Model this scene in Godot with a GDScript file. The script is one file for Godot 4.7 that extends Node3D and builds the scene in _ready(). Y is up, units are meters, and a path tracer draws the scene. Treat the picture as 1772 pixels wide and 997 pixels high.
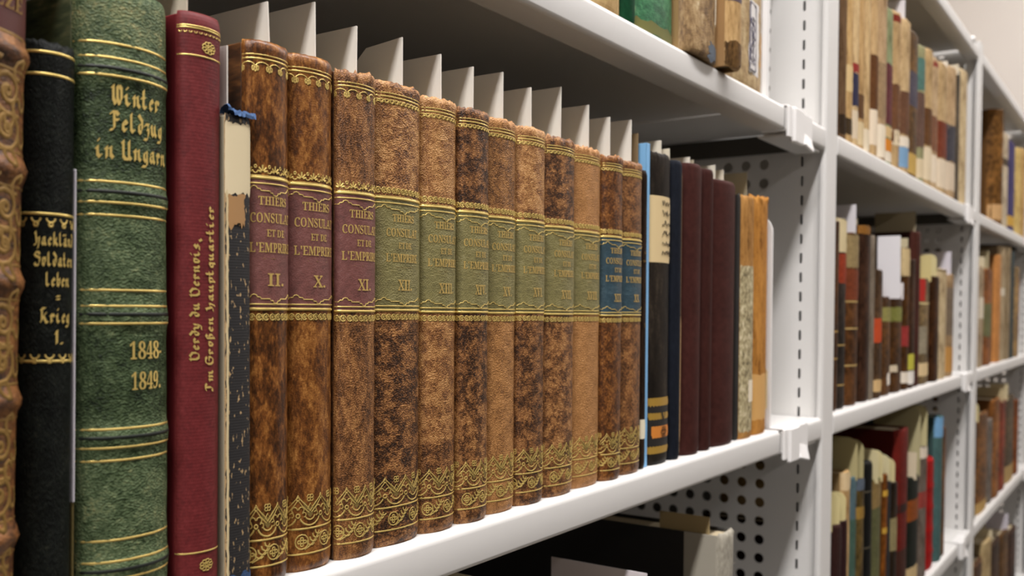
extends Node3D
# An archive aisle: steel shelving seen at a slant, old bound volumes on it. Metres, y up; x runs along the shelves, z points into the aisle, z = 0 is the shelf fronts.

const BASE_Y := 1.5027
const Y_T := BASE_Y + 0.4225
const Y_U := BASE_Y + 0.1083
const Y_L := BASE_Y - 0.2027
const Y_LL := BASE_Y - 0.5137
const Y_LLL := BASE_Y - 0.8247
const SHELF_T := 0.0233
const PITCH := 0.020924

var M := {}          # shared materials
var TEX := {}        # shared textures
var names := {}
var font: SystemFont

# ---------------------------------------------------------------- naming and tagging
func numbered(called: String) -> String:
	if not names.has(called):
		names[called] = 0
		return called
	names[called] += 1
	return "%s_%03d" % [called, names[called]]

func thing(called: String, label: String, category: String, at: Vector3, group := "") -> Node3D:
	var o := Node3D.new()
	o.name = numbered(called)
	add_child(o)
	o.position = at
	tag(o, label, category, group)
	return o

func tag(o: Node, label: String, category: String, group := "") -> void:
	o.set_meta("label", label)
	o.set_meta("category", category)
	if group:
		o.set_meta("group", group)

func put(called: String, mesh: Mesh, m: Material, parent: Node3D, label := "") -> MeshInstance3D:
	var o := MeshInstance3D.new()
	o.name = called
	o.mesh = mesh
	o.material_override = m
	if label:
		o.set_meta("label", label)
	if called in ["gilt_tooling", "gilt_frame", "gilt_fill", "lettering", "handwriting", "frayed_threads"]:   # strokes too fine to pick apart
		o.set_meta("kind", "stuff")
	parent.add_child(o, true)
	return o

func struct(called: String, mesh: Mesh, m: Material, at := Vector3.ZERO) -> MeshInstance3D:
	var o := MeshInstance3D.new()
	o.name = called
	o.mesh = mesh
	o.material_override = m
	add_child(o, true)
	o.position = at
	o.set_meta("kind", "structure")
	return o

# ---------------------------------------------------------------- mesh helpers
func start() -> SurfaceTool:
	var st := SurfaceTool.new()
	st.begin(Mesh.PRIMITIVE_TRIANGLES)
	return st

func tri(st: SurfaceTool, a: Vector3, b: Vector3, c: Vector3, n: Vector3) -> void:
	var turn := (b - a).cross(c - a).dot(n) > 0.0
	st.set_normal(n); st.add_vertex(a)
	st.set_normal(n); st.add_vertex(c if turn else b)
	st.set_normal(n); st.add_vertex(b if turn else c)

func quad(st: SurfaceTool, a: Vector3, b: Vector3, c: Vector3, d: Vector3, n: Vector3) -> void:
	tri(st, a, b, c, n)
	tri(st, a, c, d, n)

# a box with chamfered edges
func bev(st: SurfaceTool, c: Vector3, s: Vector3, r := 0.0005) -> void:
	var h := s * 0.5
	r = minf(r, minf(h.x, minf(h.y, h.z)) * 0.8)
	var p := func(f: int, sg: Vector3) -> Vector3:   # corner belonging to the face across axis f
		var q := h - Vector3(r, r, r)
		q[f] = h[f]
		return c + q * sg
	for f in 3:
		var u := (f + 1) % 3
		var v := (f + 2) % 3
		for sgn in [-1.0, 1.0]:
			var n := Vector3.ZERO
			n[f] = sgn
			var k := []
			for w in [[-1.0, -1.0], [1.0, -1.0], [1.0, 1.0], [-1.0, 1.0]]:
				var sg := Vector3.ZERO
				sg[f] = sgn; sg[u] = w[0]; sg[v] = w[1]
				k.append(p.call(f, sg))
			quad(st, k[0], k[1], k[2], k[3], n)
			for s2 in [-1.0, 1.0]:     # the edge between face f and face u
				var g0 := Vector3.ZERO
				g0[f] = sgn; g0[u] = s2; g0[v] = -1.0
				var g1 := g0
				g1[v] = 1.0
				var n2 := Vector3.ZERO
				n2[f] = sgn; n2[u] = s2
				quad(st, p.call(f, g0), p.call(f, g1), p.call(u, g1), p.call(u, g0), n2.normalized())
	for x in [-1.0, 1.0]:
		for y in [-1.0, 1.0]:
			for z in [-1.0, 1.0]:
				var sg := Vector3(x, y, z)
				tri(st, p.call(0, sg), p.call(1, sg), p.call(2, sg), sg.normalized())

func bev_mesh(c: Vector3, s: Vector3, r := 0.0005) -> ArrayMesh:
	var st := start()
	bev(st, c, s, r)
	return st.commit()

# a closed profile of (z, y) points, swept along x; corners under 40 degrees are smoothed
func sweep(st: SurfaceTool, prof: PackedVector2Array, x0: float, x1: float) -> void:
	var n := prof.size()
	var area := 0.0
	for i in n:
		area += prof[i].cross(prof[(i + 1) % n])
	var ns := []
	for i in n:
		var e := (prof[(i + 1) % n] - prof[i]).normalized()
		ns.append(Vector2(e.y, -e.x) * signf(area))
	for i in n:
		var a := prof[i]
		var b := prof[(i + 1) % n]
		var na: Vector2 = ns[i]
		var nb: Vector2 = ns[i]
		var pn: Vector2 = ns[(i + n - 1) % n]
		var nn: Vector2 = ns[(i + 1) % n]
		if pn.dot(na) > 0.76: na = (na + pn).normalized()
		if nn.dot(nb) > 0.76: nb = (nb + nn).normalized()
		var v := [Vector3(x0, a.y, a.x), Vector3(x1, a.y, a.x), Vector3(x1, b.y, b.x), Vector3(x0, b.y, b.x)]
		var m := [Vector3(0, na.y, na.x), Vector3(0, na.y, na.x), Vector3(0, nb.y, nb.x), Vector3(0, nb.y, nb.x)]
		var order := [0, 1, 2, 0, 2, 3]
		if (v[1] - v[0]).cross(v[2] - v[0]).dot(m[0] + m[2]) > 0.0:
			order = [0, 2, 1, 0, 3, 2]
		for k in order:
			st.set_normal(m[k]); st.add_vertex(v[k])
	var ids := Geometry2D.triangulate_polygon(prof)
	for k in range(0, ids.size(), 3):
		for x in [x0, x1]:
			var nx := Vector3(-1, 0, 0) if x == x0 else Vector3(1, 0, 0)
			var a := prof[ids[k]]
			var b := prof[ids[k + 1]]
			var c := prof[ids[k + 2]]
			tri(st, Vector3(x, a.y, a.x), Vector3(x, b.y, b.x), Vector3(x, c.y, c.x), nx)

func arc(c: Vector2, r: float, a0: float, a1: float, n := 5) -> PackedVector2Array:
	var o := PackedVector2Array()
	for i in n + 1:
		var a := deg_to_rad(lerpf(a0, a1, float(i) / n))
		o.append(c + Vector2(cos(a), sin(a)) * r)
	return o

# ---------------------------------------------------------------- textures
func noise(seed_no: int, kind: int, freq: float, oct: int, w: int, h: int, stretch := 1, gain := 0.5) -> PackedByteArray:
	var f := FastNoiseLite.new()
	f.seed = seed_no
	f.noise_type = kind
	f.frequency = freq
	f.fractal_type = FastNoiseLite.FRACTAL_FBM if oct > 1 else FastNoiseLite.FRACTAL_NONE
	f.fractal_octaves = oct
	f.fractal_gain = gain
	var im := f.get_image(w, h / stretch, false, false, true)
	if stretch > 1:
		im.resize(w, h, Image.INTERPOLATE_BILINEAR)
	im.convert(Image.FORMAT_L8)
	return im.get_data()

func ramp_lut(stops: Array) -> Array:
	var g := Gradient.new()
	var off := PackedFloat32Array()
	var cols := PackedColorArray()
	for s in stops:
		off.append(s[0]); cols.append(Color(s[1]))
	g.offsets = off
	g.colors = cols
	var lr := PackedByteArray(); var lg := PackedByteArray(); var lb := PackedByteArray()
	for i in 256:
		var c := g.sample(i / 255.0)
		lr.append(c.r8); lg.append(c.g8); lb.append(c.b8)
	return [lr, lg, lb]

# leather and the like: patches (a), medium blotches (b) and rubbed scratches (c) mixed, pushed through a colour ramp; rows and columns may be shifted
func hide_tex(seed_no: int, w: int, h: int, stops: Array, wa: float, wb: float, wc: float, contrast: float, bias: float, stretch := 1, edge := 30.0, rows := []) -> ImageTexture:
	var a := noise(seed_no, FastNoiseLite.TYPE_SIMPLEX_SMOOTH, 0.017, 5, w, h, stretch, 0.62)
	var b := noise(seed_no + 71, FastNoiseLite.TYPE_SIMPLEX, 0.07, 4, w, h, stretch, 0.65)
	var c := noise(seed_no + 137, FastNoiseLite.TYPE_VALUE_CUBIC, 0.2, 3, w, h, 1, 0.7)
	var lut := ramp_lut(stops)
	var lr: PackedByteArray = lut[0]; var lg: PackedByteArray = lut[1]; var lb: PackedByteArray = lut[2]
	var col := PackedInt32Array()
	for x in w:
		var e := absf(x / (w - 1.0) * 2.0 - 1.0)
		col.append(int(edge * pow(e, 6.0)))
	var out := PackedByteArray()
	out.resize(w * h * 3)
	var ia := int(wa * contrast * 256); var ib := int(wb * contrast * 256); var ic := int(wc * contrast * 256)
	var base := int((128.0 + bias) - 128.0 * contrast * (wa + wb + wc))
	var i := 0
	var o := 0
	for y in h:
		var rb := base
		for r in rows:
			var t := 1.0 - y / (h - 1.0)
			if t >= r[0] and t <= r[1]:
				rb += int(r[2] * minf(1.0, minf(t - r[0], r[1] - t) * 40.0))
		for x in w:
			var v := clampi(((a[i] * ia + b[i] * ib + c[i] * ic) >> 8) + rb + col[x], 0, 255)
			out[o] = lr[v]; out[o + 1] = lg[v]; out[o + 2] = lb[v]
			i += 1
			o += 3
	var im := Image.create_from_data(w, h, false, Image.FORMAT_RGB8, out)
	return ImageTexture.create_from_image(im)

# old calf: sharp-edged rubbed patches, pebbled grain that holds the dark, scrapes and flecks
func calf(seed_no: int, stops: Array, wp: float, wm: float, wg: float, scrape: float, bias: float, stretch := 1, rows := []) -> ImageTexture:
	var w := 256
	var h := 1536
	var a := noise(seed_no, FastNoiseLite.TYPE_SIMPLEX_SMOOTH, 0.014, 5, w, h, stretch, 0.66)
	var b := noise(seed_no + 71, FastNoiseLite.TYPE_SIMPLEX, 0.05, 4, w, h, stretch, 0.7)
	var s := noise(seed_no + 137, FastNoiseLite.TYPE_SIMPLEX, 0.03, 3, w, h, 2, 0.6)
	var d := noise(seed_no + 211, FastNoiseLite.TYPE_VALUE_CUBIC, 0.35, 2, w, h)
	var g: PackedByteArray = pebble_bytes
	var lut := ramp_lut(stops)
	var lr: PackedByteArray = lut[0]; var lg: PackedByteArray = lut[1]; var lb: PackedByteArray = lut[2]
	var pa := PackedInt32Array(); var pb := PackedInt32Array(); var pg := PackedInt32Array(); var pd := PackedInt32Array(); var ps := PackedInt32Array()
	for i in 256:
		var q := (i - 128.0)
		pa.append(int(128.0 * tanh(q / 34.0) * wp * 0.55 + q * wp * 0.35))
		pb.append(int(q * wm))
		pg.append(int(q * wg * 1.25))
		pd.append(int(q * wg * 0.8))
		ps.append(int((46.0 if absf(q) < 2.0 else (24.0 if absf(q) < 4.0 else 0.0)) * scrape))
	var col := PackedInt32Array()
	for x in w:
		col.append(int(30.0 * pow(absf(x / (w - 1.0) * 2.0 - 1.0), 8.0)))
	var out := PackedByteArray()
	out.resize(w * h * 3)
	var i := 0
	var o := 0
	for y in h:
		var rb := int(128.0 + bias)
		var t := 1.0 - y / (h - 1.0)
		for r in rows:
			if t >= r[0] and t <= r[1]:
				rb += int(r[2] * minf(1.0, minf(t - r[0] if r[0] > 0.0 else 1.0, r[1] - t if r[1] < 1.0 else 1.0) * 60.0))
		for x in w:
			var v := clampi(rb + col[x] + pa[a[i]] + pb[b[i]] + pg[g[i]] + pd[d[i]] + ps[s[i]], 0, 255)
			out[o] = lr[v]; out[o + 1] = lg[v]; out[o + 2] = lb[v]
			i += 1
			o += 3
	return ImageTexture.create_from_image(Image.create_from_data(w, h, false, Image.FORMAT_RGB8, out))

var pebble_bytes: PackedByteArray

func grey(bytes: PackedByteArray, w: int, h: int) -> ImageTexture:
	return ImageTexture.create_from_image(Image.create_from_data(w, h, false, Image.FORMAT_L8, bytes))

func skin(tex: Texture2D, tint := Color.WHITE, rough := 0.55, bump: Texture2D = null, depth := 0.02, spec := 0.5) -> StandardMaterial3D:
	var m := StandardMaterial3D.new()
	m.albedo_color = tint
	m.albedo_texture = tex
	m.roughness = rough
	m.metallic_specular = spec
	if bump:
		m.heightmap_enabled = true
		m.heightmap_texture = bump
		m.heightmap_scale = depth
	return m

func plain(hex: String, rough := 0.6, metal := 0.0, spec := 0.5) -> StandardMaterial3D:
	var m := StandardMaterial3D.new()
	m.albedo_color = Color(hex)
	m.roughness = rough
	m.metallic = metal
	m.metallic_specular = spec
	return m

var tinted := {}
func tint(kind: String, hex: String) -> StandardMaterial3D:
	var key := kind + hex
	if not tinted.has(key):
		var rough := {"mottle": 0.5, "vellum": 0.7, "cloth": 0.6, "paper": 0.85}
		var m := skin(TEX[kind], Color(hex), rough[kind], TEX["grain" if kind == "mottle" else "weave"], 0.02, 0.2)
		tinted[key] = m
	return tinted[key]

# ---------------------------------------------------------------- the curved spine: s runs round it from the middle (metres), y up
func spine_of(w: float, h: float, b: float, bands := [], band_h := 0.0, wobble := 0.0, seed_no := 1) -> Dictionary:
	var cum := PackedFloat32Array([0.0])
	var n := 64
	var last := Vector2(0, b)
	for i in range(1, n + 1):
		var f := PI * 0.5 * i / n
		var p := Vector2(w * 0.5 * sin(f), b * cos(f))
		cum.append(cum[i - 1] + p.distance_to(last))
		last = p
	var nz := FastNoiseLite.new()
	nz.seed = seed_no
	nz.frequency = 1.0
	return {"w": w, "h": h, "b": b, "cum": cum, "half": cum[n], "bands": bands, "bh": band_h, "wob": wobble, "nz": nz}

func angle_at(sp: Dictionary, s: float) -> float:
	var cum: PackedFloat32Array = sp.cum
	var d := minf(absf(s), sp.half)
	var i := clampi(cum.bsearch(d), 1, 64)
	var t := (d - cum[i - 1]) / maxf(cum[i] - cum[i - 1], 1e-9)
	return signf(s) * PI * 0.5 * (i - 1 + t) / 64.0

func at_angle(sp: Dictionary, f: float, y: float, off := 0.0) -> Vector3:
	var w2: float = sp.w * 0.5
	var b: float = sp.b
	var e := minf(y, sp.h - y)
	var round_in := 0.0
	if e < 0.004:
		round_in = 0.0016 * pow(1.0 - e / 0.004, 2.0)
	off -= round_in
	for k in sp.bands:
		var q: float = (y - k * sp.h) / 0.0032
		if absf(q) < 3.0:
			off += sp.bh * exp(-q * q)
	if sp.wob > 0.0:
		off += sp.wob * sp.nz.get_noise_2d(f * 2.2, y * 55.0)
	var n := normal_at(sp, f)
	return Vector3(w2 * sin(f), y, b * cos(f)) + n * off * (0.25 + 0.75 * cos(f))

func normal_at(sp: Dictionary, f: float) -> Vector3:
	return Vector3(sp.b * sin(f), 0, sp.w * 0.5 * cos(f)).normalized()

func on(sp: Dictionary, s: float, y: float, off := 0.0) -> Vector3:
	return at_angle(sp, angle_at(sp, s), y, off)

func spine_mesh(sp: Dictionary, nx: int, ny: int, ragged := 0.0) -> ArrayMesh:
	var st := start()
	var ys := PackedFloat32Array()
	for q in [0.0, 0.0008, 0.002, 0.004]:
		ys.append(q)
	for j in range(1, ny):
		ys.append(lerpf(0.004, sp.h - 0.004, float(j) / ny))
	for q in [0.004, 0.002, 0.0008, 0.0]:
		ys.append(sp.h - q)
	var m := ys.size()
	for j in m:
		for i in nx + 1:
			var f := lerpf(-PI * 0.5, PI * 0.5, float(i) / nx)
			var p := at_angle(sp, f, ys[j])
			if ragged > 0.0 and ys[j] > sp.h - 0.009:
				p.y += ragged * 0.7 * (sp.nz.get_noise_2d(i * 0.45, 7.3) + 0.4 * sp.nz.get_noise_2d(i * 1.1, 2.3) - 0.2) * (ys[j] - sp.h + 0.009) / 0.009
			if ragged > 0.0 and ys[j] > sp.h - 0.003:
				p.z += ragged * 0.5 * sp.nz.get_noise_2d(i * 1.7, 3.3)
			var n := normal_at(sp, f)
			st.set_uv(Vector2(float(i) / nx, 1.0 - ys[j] / sp.h))
			st.set_normal(n)
			st.add_vertex(p)
	for j in m - 1:
		for i in nx:
			var a := j * (nx + 1) + i
			for k in [a, a + nx + 1, a + 1, a + 1, a + nx + 1, a + nx + 2]:
				st.add_index(k)
	# head and tail turned in
	var base := m * (nx + 1)
	for e in 2:
		var y: float = ys[m - 1] if e == 1 else 0.0
		var row := (m - 1) * (nx + 1) if e == 1 else 0
		st.set_uv(Vector2(0.5, 0.0 if e == 1 else 1.0)); st.set_normal(Vector3(0, 1 if e == 1 else -1, 0))
		st.add_vertex(Vector3(0, y - (0.002 if e == 1 else -0.002), -0.001))
		for i in nx:
			var q := [row + i, base + e, row + i + 1]
			if e == 0: q = [row + i, row + i + 1, base + e]
			for k in q: st.add_index(k)
	st.generate_normals()
	return st.commit()

# a patch lying on the spine (label, panel); edge rows may be cut in a shape
func patch_mesh(sp: Dictionary, y0: float, y1: float, f0 := -1.0, f1 := 1.0, off := 0.0004, nx := 10, jag := 0.0) -> ArrayMesh:
	var st := start()
	var ny := maxi(2, int((y1 - y0) * 300.0)) if jag == 0.0 else 14
	for j in ny + 1:
		for i in nx + 1:
			var t := float(i) / nx
			var f := lerpf(f0, f1, t) * PI * 0.5
			var y := lerpf(y0, y1, float(j) / ny)
			var o := off
			if jag > 0.0:
				if j == 0 or j == ny:
					y += jag * sp.nz.get_noise_2d(t * 9.0, j + 11.0)
				if i == 0 or i == nx:
					f += jag * 60.0 * sp.nz.get_noise_2d(i * 3.1 + 5.0, y * 300.0)
			if i == 0 or i == nx or j == 0 or j == ny:
				o = off * 0.2
			st.set_uv(Vector2((f / (PI * 0.5) + 1.0) * 0.5, 1.0 - y / sp.h))
			st.set_normal(normal_at(sp, f))
			st.add_vertex(at_angle(sp, f, y, o))
	for j in ny:
		for i in nx:
			var a := j * (nx + 1) + i
			for k in [a, a + nx + 1, a + 1, a + 1, a + nx + 1, a + nx + 2]:
				st.add_index(k)
	return st.commit()

var gild_base := 0.0      # height of the surface that the gold lies on

# a ridge of gold along points (s, y) on the spine
func gild(st: SurfaceTool, sp: Dictionary, pts: PackedVector2Array, w: float, lift := 0.00025) -> void:
	var n := pts.size()
	var rows := []
	for i in n:
		var d := (pts[mini(i + 1, n - 1)] - pts[maxi(i - 1, 0)]).normalized()
		var side := Vector2(-d.y, d.x) * w * 0.5
		var f := angle_at(sp, pts[i].x)
		var nn := normal_at(sp, f)
		var l := on(sp, pts[i].x + side.x, pts[i].y + side.y, 0.0001 + gild_base)
		var r := on(sp, pts[i].x - side.x, pts[i].y - side.y, 0.0001 + gild_base)
		rows.append([l, on(sp, pts[i].x, pts[i].y, lift + 0.0001 + gild_base), r, (nn * 1.0 + (l - r).normalized() * 0.55).normalized(), nn, (nn - (l - r).normalized() * 0.55).normalized()])
	for i in n - 1:
		var a = rows[i]
		var b = rows[i + 1]
		for k in 2:
			gtri(st, a[k], a[k + 1], b[k], a[3 + k], a[4 + k], b[3 + k])
			gtri(st, a[k + 1], b[k + 1], b[k], a[4 + k], b[4 + k], b[3 + k])

func gtri(st: SurfaceTool, a: Vector3, b: Vector3, c: Vector3, na: Vector3, nb: Vector3, nc: Vector3) -> void:
	var turn := (b - a).cross(c - a).dot(na) > 0.0
	st.set_normal(na); st.add_vertex(a)
	if turn:
		st.set_normal(nc); st.add_vertex(c)
		st.set_normal(nb); st.add_vertex(b)
	else:
		st.set_normal(nb); st.add_vertex(b)
		st.set_normal(nc); st.add_vertex(c)

func gline(st: SurfaceTool, sp: Dictionary, y: float, w: float, k0 := -0.97, k1 := 0.97, n := 14) -> void:
	var p := PackedVector2Array()
	for i in n + 1:
		p.append(Vector2(lerpf(k0, k1, float(i) / n) * sp.half, y))
	gild(st, sp, p, w)

func garc(st: SurfaceTool, sp: Dictionary, c: Vector2, rx: float, ry: float, a0: float, a1: float, w: float, n := 6) -> void:
	var p := PackedVector2Array()
	for i in n + 1:
		var a := deg_to_rad(lerpf(a0, a1, float(i) / n))
		p.append(c + Vector2(cos(a) * rx, sin(a) * ry))
	gild(st, sp, p, w)

func gpath(st: SurfaceTool, sp: Dictionary, c: Vector2, k: Vector2, code: String, w: float) -> void:
	# "12,34 56,78": points of a stroke in hundredths, strokes parted by /
	for stroke in code.split("/"):
		var p := PackedVector2Array()
		for q in stroke.strip_edges().split(" ", false):
			var xy := q.split(",")
			p.append(c + Vector2(float(xy[0]) * k.x, float(xy[1]) * k.y) * 0.01)
		gild(st, sp, p, w)

# roman lettering bent round the spine
func roman(st: SurfaceTool, sp: Dictionary, text: String, s: float, y: float, cap: float, width := 0.0, lift := 0.0003) -> void:
	var t := TextMesh.new()
	t.text = text
	t.font = font
	t.font_size = 32
	t.pixel_size = 0.01
	t.depth = 0.0
	t.curve_step = 2.0
	var arr := t.get_mesh_arrays()
	if arr.is_empty():
		return
	var vs: PackedVector3Array = arr[Mesh.ARRAY_VERTEX]
	var ids: PackedInt32Array = arr[Mesh.ARRAY_INDEX]
	var lo := Vector2(1e9, 1e9)
	var hi := -lo
	for v in vs:
		lo = lo.min(Vector2(v.x, v.y)); hi = hi.max(Vector2(v.x, v.y))
	var ky := cap / (32 * 0.01 * 0.72)
	var kx := ky if width <= 0.0 else width / (hi.x - lo.x)
	var mid := (lo + hi) * 0.5
	for i in range(0, ids.size(), 3):
		var p := []
		var nn: Vector3
		for k in 3:
			var v := vs[ids[i + k]]
			var ss := s + (v.x - mid.x) * kx
			p.append(on(sp, ss, y + (v.y - mid.y) * ky, lift))
			nn = normal_at(sp, angle_at(sp, ss))
		tri(st, p[0], p[1], p[2], nn)

# broken letter (blackletter) strokes on a grid: x 0-9, y 0-9, base line 2, x-height 6
const BLACK := {
	"i": "05 16 13 22 33/18 29", "n": "05 16 12/15 36 33 42", "t": "19 13 22 33/06 26", "e": "14 35 26 15 13 22 33", "r": "05 16 12 23/15 26 35", "l": "19 13 22 33",
	"d": "19 37 34 22 13 15 36", "z": "05 16 36 24 34 32 20 00", "u": "05 16 13 22 33/36 33 42", "g": "36 15 13 22 33/36 31 20 00", "a": "15 26 36 33 42/35 14 13 22 33", "k": "19 12/14 36 35 24 33 42",
	"o": "16 13 22 34 36 16", "h": "19 12/15 36 33 20", "c": "35 26 15 13 22 33", "p": "05 16 10/16 36 33 22 12", "q": "35 26 15 13 22 33/36 30", "s": "35 26 15 33 22 02", "f": "29 18 10/06 26", "b": "19 13 22 33 36 15",
	"m": "05 16 12/15 36 32/35 56 53 62", "v": "06 15 13 22 34 36 26", "y": "06 15 13 22 34 36/33 20 00", "x": "06 16 32/36 12", "w": "06 15 13 22 34 36/34 42 54 56", "ä": "15 26 36 33 42/35 14 13 22 33/08 18/28 38", "ß": "10 18 29 38 27/26 35 33 22",
	"W": "08 19 14 22 34 39/34 42 54 58 49", "F": "08 19 39 48/29 23 12 02/26 46", "U": "08 19 13 22 42 53/49 43 52", "H": "08 19 23 12 02/25 46 44 30", "S": "48 39 19 08 17 46 44 32 12 03", "K": "08 19 39/19 13 02/25 47/25 42 52",
	"V": "08 19 14 22 42 54 57 39 28", "I": "08 19 39 48/29 24 12 02 03", "G": "48 39 19 07 04 12 32 44 46 26", "=": "04 24/06 26", ".": "12 22", ",": "12 20", "1": "07 19 12", "-": "05 25",
}

func black_width(text: String) -> float:
	var x := 0.0
	for ch in text:
		x += glyph_width(ch)
	return x

func glyph_width(ch: String) -> float:
	if ch == " ":
		return 3.0
	var most := 0
	for q in String(BLACK.get(ch, "00 33")).replace("/", " ").split(" ", false):
		most = maxi(most, int(q[0]))
	return most + 1.4

func black(st: SurfaceTool, sp: Dictionary, text: String, s: float, y: float, unit: float, turned := false, squeeze := 1.0) -> void:
	var x := -black_width(text) * 0.5
	var pen := Vector2(cos(0.75), sin(0.75)) * 0.86
	var put_at := func(v: Vector2) -> Vector3:
		var q := Vector2(v.x * squeeze, v.y - 5.0) * unit
		return on(sp, s + q.x, y + q.y, 0.0003) if not turned else on(sp, s - q.y, y + q.x, 0.0003)
	for ch in text:
		if BLACK.has(ch):
			for stroke in String(BLACK[ch]).split("/"):
				var pts := stroke.split(" ", false)
				for i in pts.size() - 1:
					var a := Vector2(x + int(pts[i][0]), int(pts[i][1]))
					var b := Vector2(x + int(pts[i + 1][0]), int(pts[i + 1][1]))
					var d := (b - a).normalized() * 0.2
					a -= d
					b += d
					var side := pen
					if absf(pen.normalized().cross((b - a).normalized())) < 0.4:
						side = Vector2(-d.y, d.x).normalized() * 0.26
					var nn := normal_at(sp, angle_at(sp, s))
					quad(st, put_at.call(a + side), put_at.call(b + side), put_at.call(b - side), put_at.call(a - side), nn)
		x += glyph_width(ch)

# ---------------------------------------------------------------- a bound volume
# the node stands at the middle of the volume's foot, z = 0 is where boards meet spine
func volume(called: String, label: String, group: String, x0: float, x1: float, y: float, h: float, zf: float, cfg: Dictionary) -> Node3D:
	var w := x1 - x0
	var b: float = cfg.get("b", minf(w * 0.3, 0.011))
	var d: float = cfg.get("d", 0.15)
	var t := thing(called, label, "book", Vector3((x0 + x1) * 0.5, y, zf - b), group)
	var sp := spine_of(w, h, b, cfg.get("bands", []), cfg.get("bh", 0.0014), cfg.get("wob", 0.0), cfg.get("seed", 3))
	t.rotation.z = cfg.get("lean", 0.0)
	put("spine", spine_mesh(sp, cfg.get("nx", 8), cfg.get("ny", 10), cfg.get("ragged", 0.0)), cfg.spine, t)
	var bt := minf(0.0024, w * 0.16)
	for s in [-1.0, 1.0]:
		put("board", bev_mesh(Vector3(s * (w * 0.5 - bt * 0.5), h * 0.5 - 0.0005, -d * 0.5), Vector3(bt, h - 0.001, d), 0.0006), cfg.board, t)
	put("page_block", bev_mesh(Vector3(0, h * 0.5, -d * 0.5 + 0.002), Vector3(w - bt * 2.0, h - 0.008, d - 0.006), 0.0003), cfg.get("pages", M.pages), t)
	t.set_meta("sp", sp)
	return t

func far_book(label: String, group: String, x0: float, x1: float, y: float, h: float, hex: String, kind: String, patches := [], bulge := 0.0, bands := []) -> void:
	var hc := Color(hex)
	hex = Color.from_hsv(hc.h, minf(hc.s * (0.9 if kind == "vellum" else 1.08), 1.0), minf(hc.v * 1.04, 1.0)).to_html(false)
	var m := tint(kind, hex)
	var z := -0.004 - 0.004 * absf(sin(x0 * 91.0))
	var cfg := {"spine": m, "board": tint(kind, Color(hex).darkened(0.25).to_html(false)), "bands": bands, "seed": int(x0 * 1000), "ragged": 0.003, "wob": 0.0005, "nx": 8, "ny": 12 if bands.is_empty() else 36}
	if bulge > 0.0:
		cfg.b = bulge
	var t := volume("book", label, group, x0 + 0.0004, x1 - 0.0004, y, h, z, cfg)
	var sp: Dictionary = t.get_meta("sp")
	for p in patches:
		var hh: float = sp.h
		var f0: float = p[3] * 2.0 - 1.0 if p.size() > 3 else -0.93
		var f1: float = p[4] * 2.0 - 1.0 if p.size() > 4 else 0.93
		var thin: bool = (p[1] - p[0]) < 0.012
		put("gilt_line" if thin else "spine_label", patch_mesh(sp, p[0] * hh, p[1] * hh, f0, f1, 0.0004, 8, 0.0 if thin else 0.0016), tint("paper" if Color(p[2]).v > 0.7 and not thin else "cloth", p[2]), t)

func slip(label: String, group: String, x: float, y: float, h: float, zf: float, wide: float, hex: String, low := 0.03, rounded := false, lean := 0.0, yaw := 0.0, cut := 0.0, cat := "paper marker") -> void:
	# a card standing up out of a book, its foot at y + h - low
	var t := thing("paper_marker", label, cat, Vector3(x, y + h - low, zf), group)
	t.rotation = Vector3(0, yaw, lean)
	var prof := PackedVector2Array([Vector2(0, 0)])
	if rounded:
		var r := minf(0.012, wide * 0.3)
		prof.append_array(arc(Vector2(-r, low - r), r, 0, 90, 6))
		prof.append_array(arc(Vector2(-wide + r, low - r), r, 90, 180, 6))
	elif cut > 0.0:
		prof.append_array(PackedVector2Array([Vector2(0, low), Vector2(-wide + cut, low - 0.002), Vector2(-wide, low - cut)]))
	else:
		prof.append_array(PackedVector2Array([Vector2(0, low), Vector2(-wide, low)]))
	prof.append(Vector2(-wide, 0))
	var st := start()
	sweep(st, prof, -0.00035, 0.00035)
	put("card", st.commit(), tint("paper", hex), t)

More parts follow.
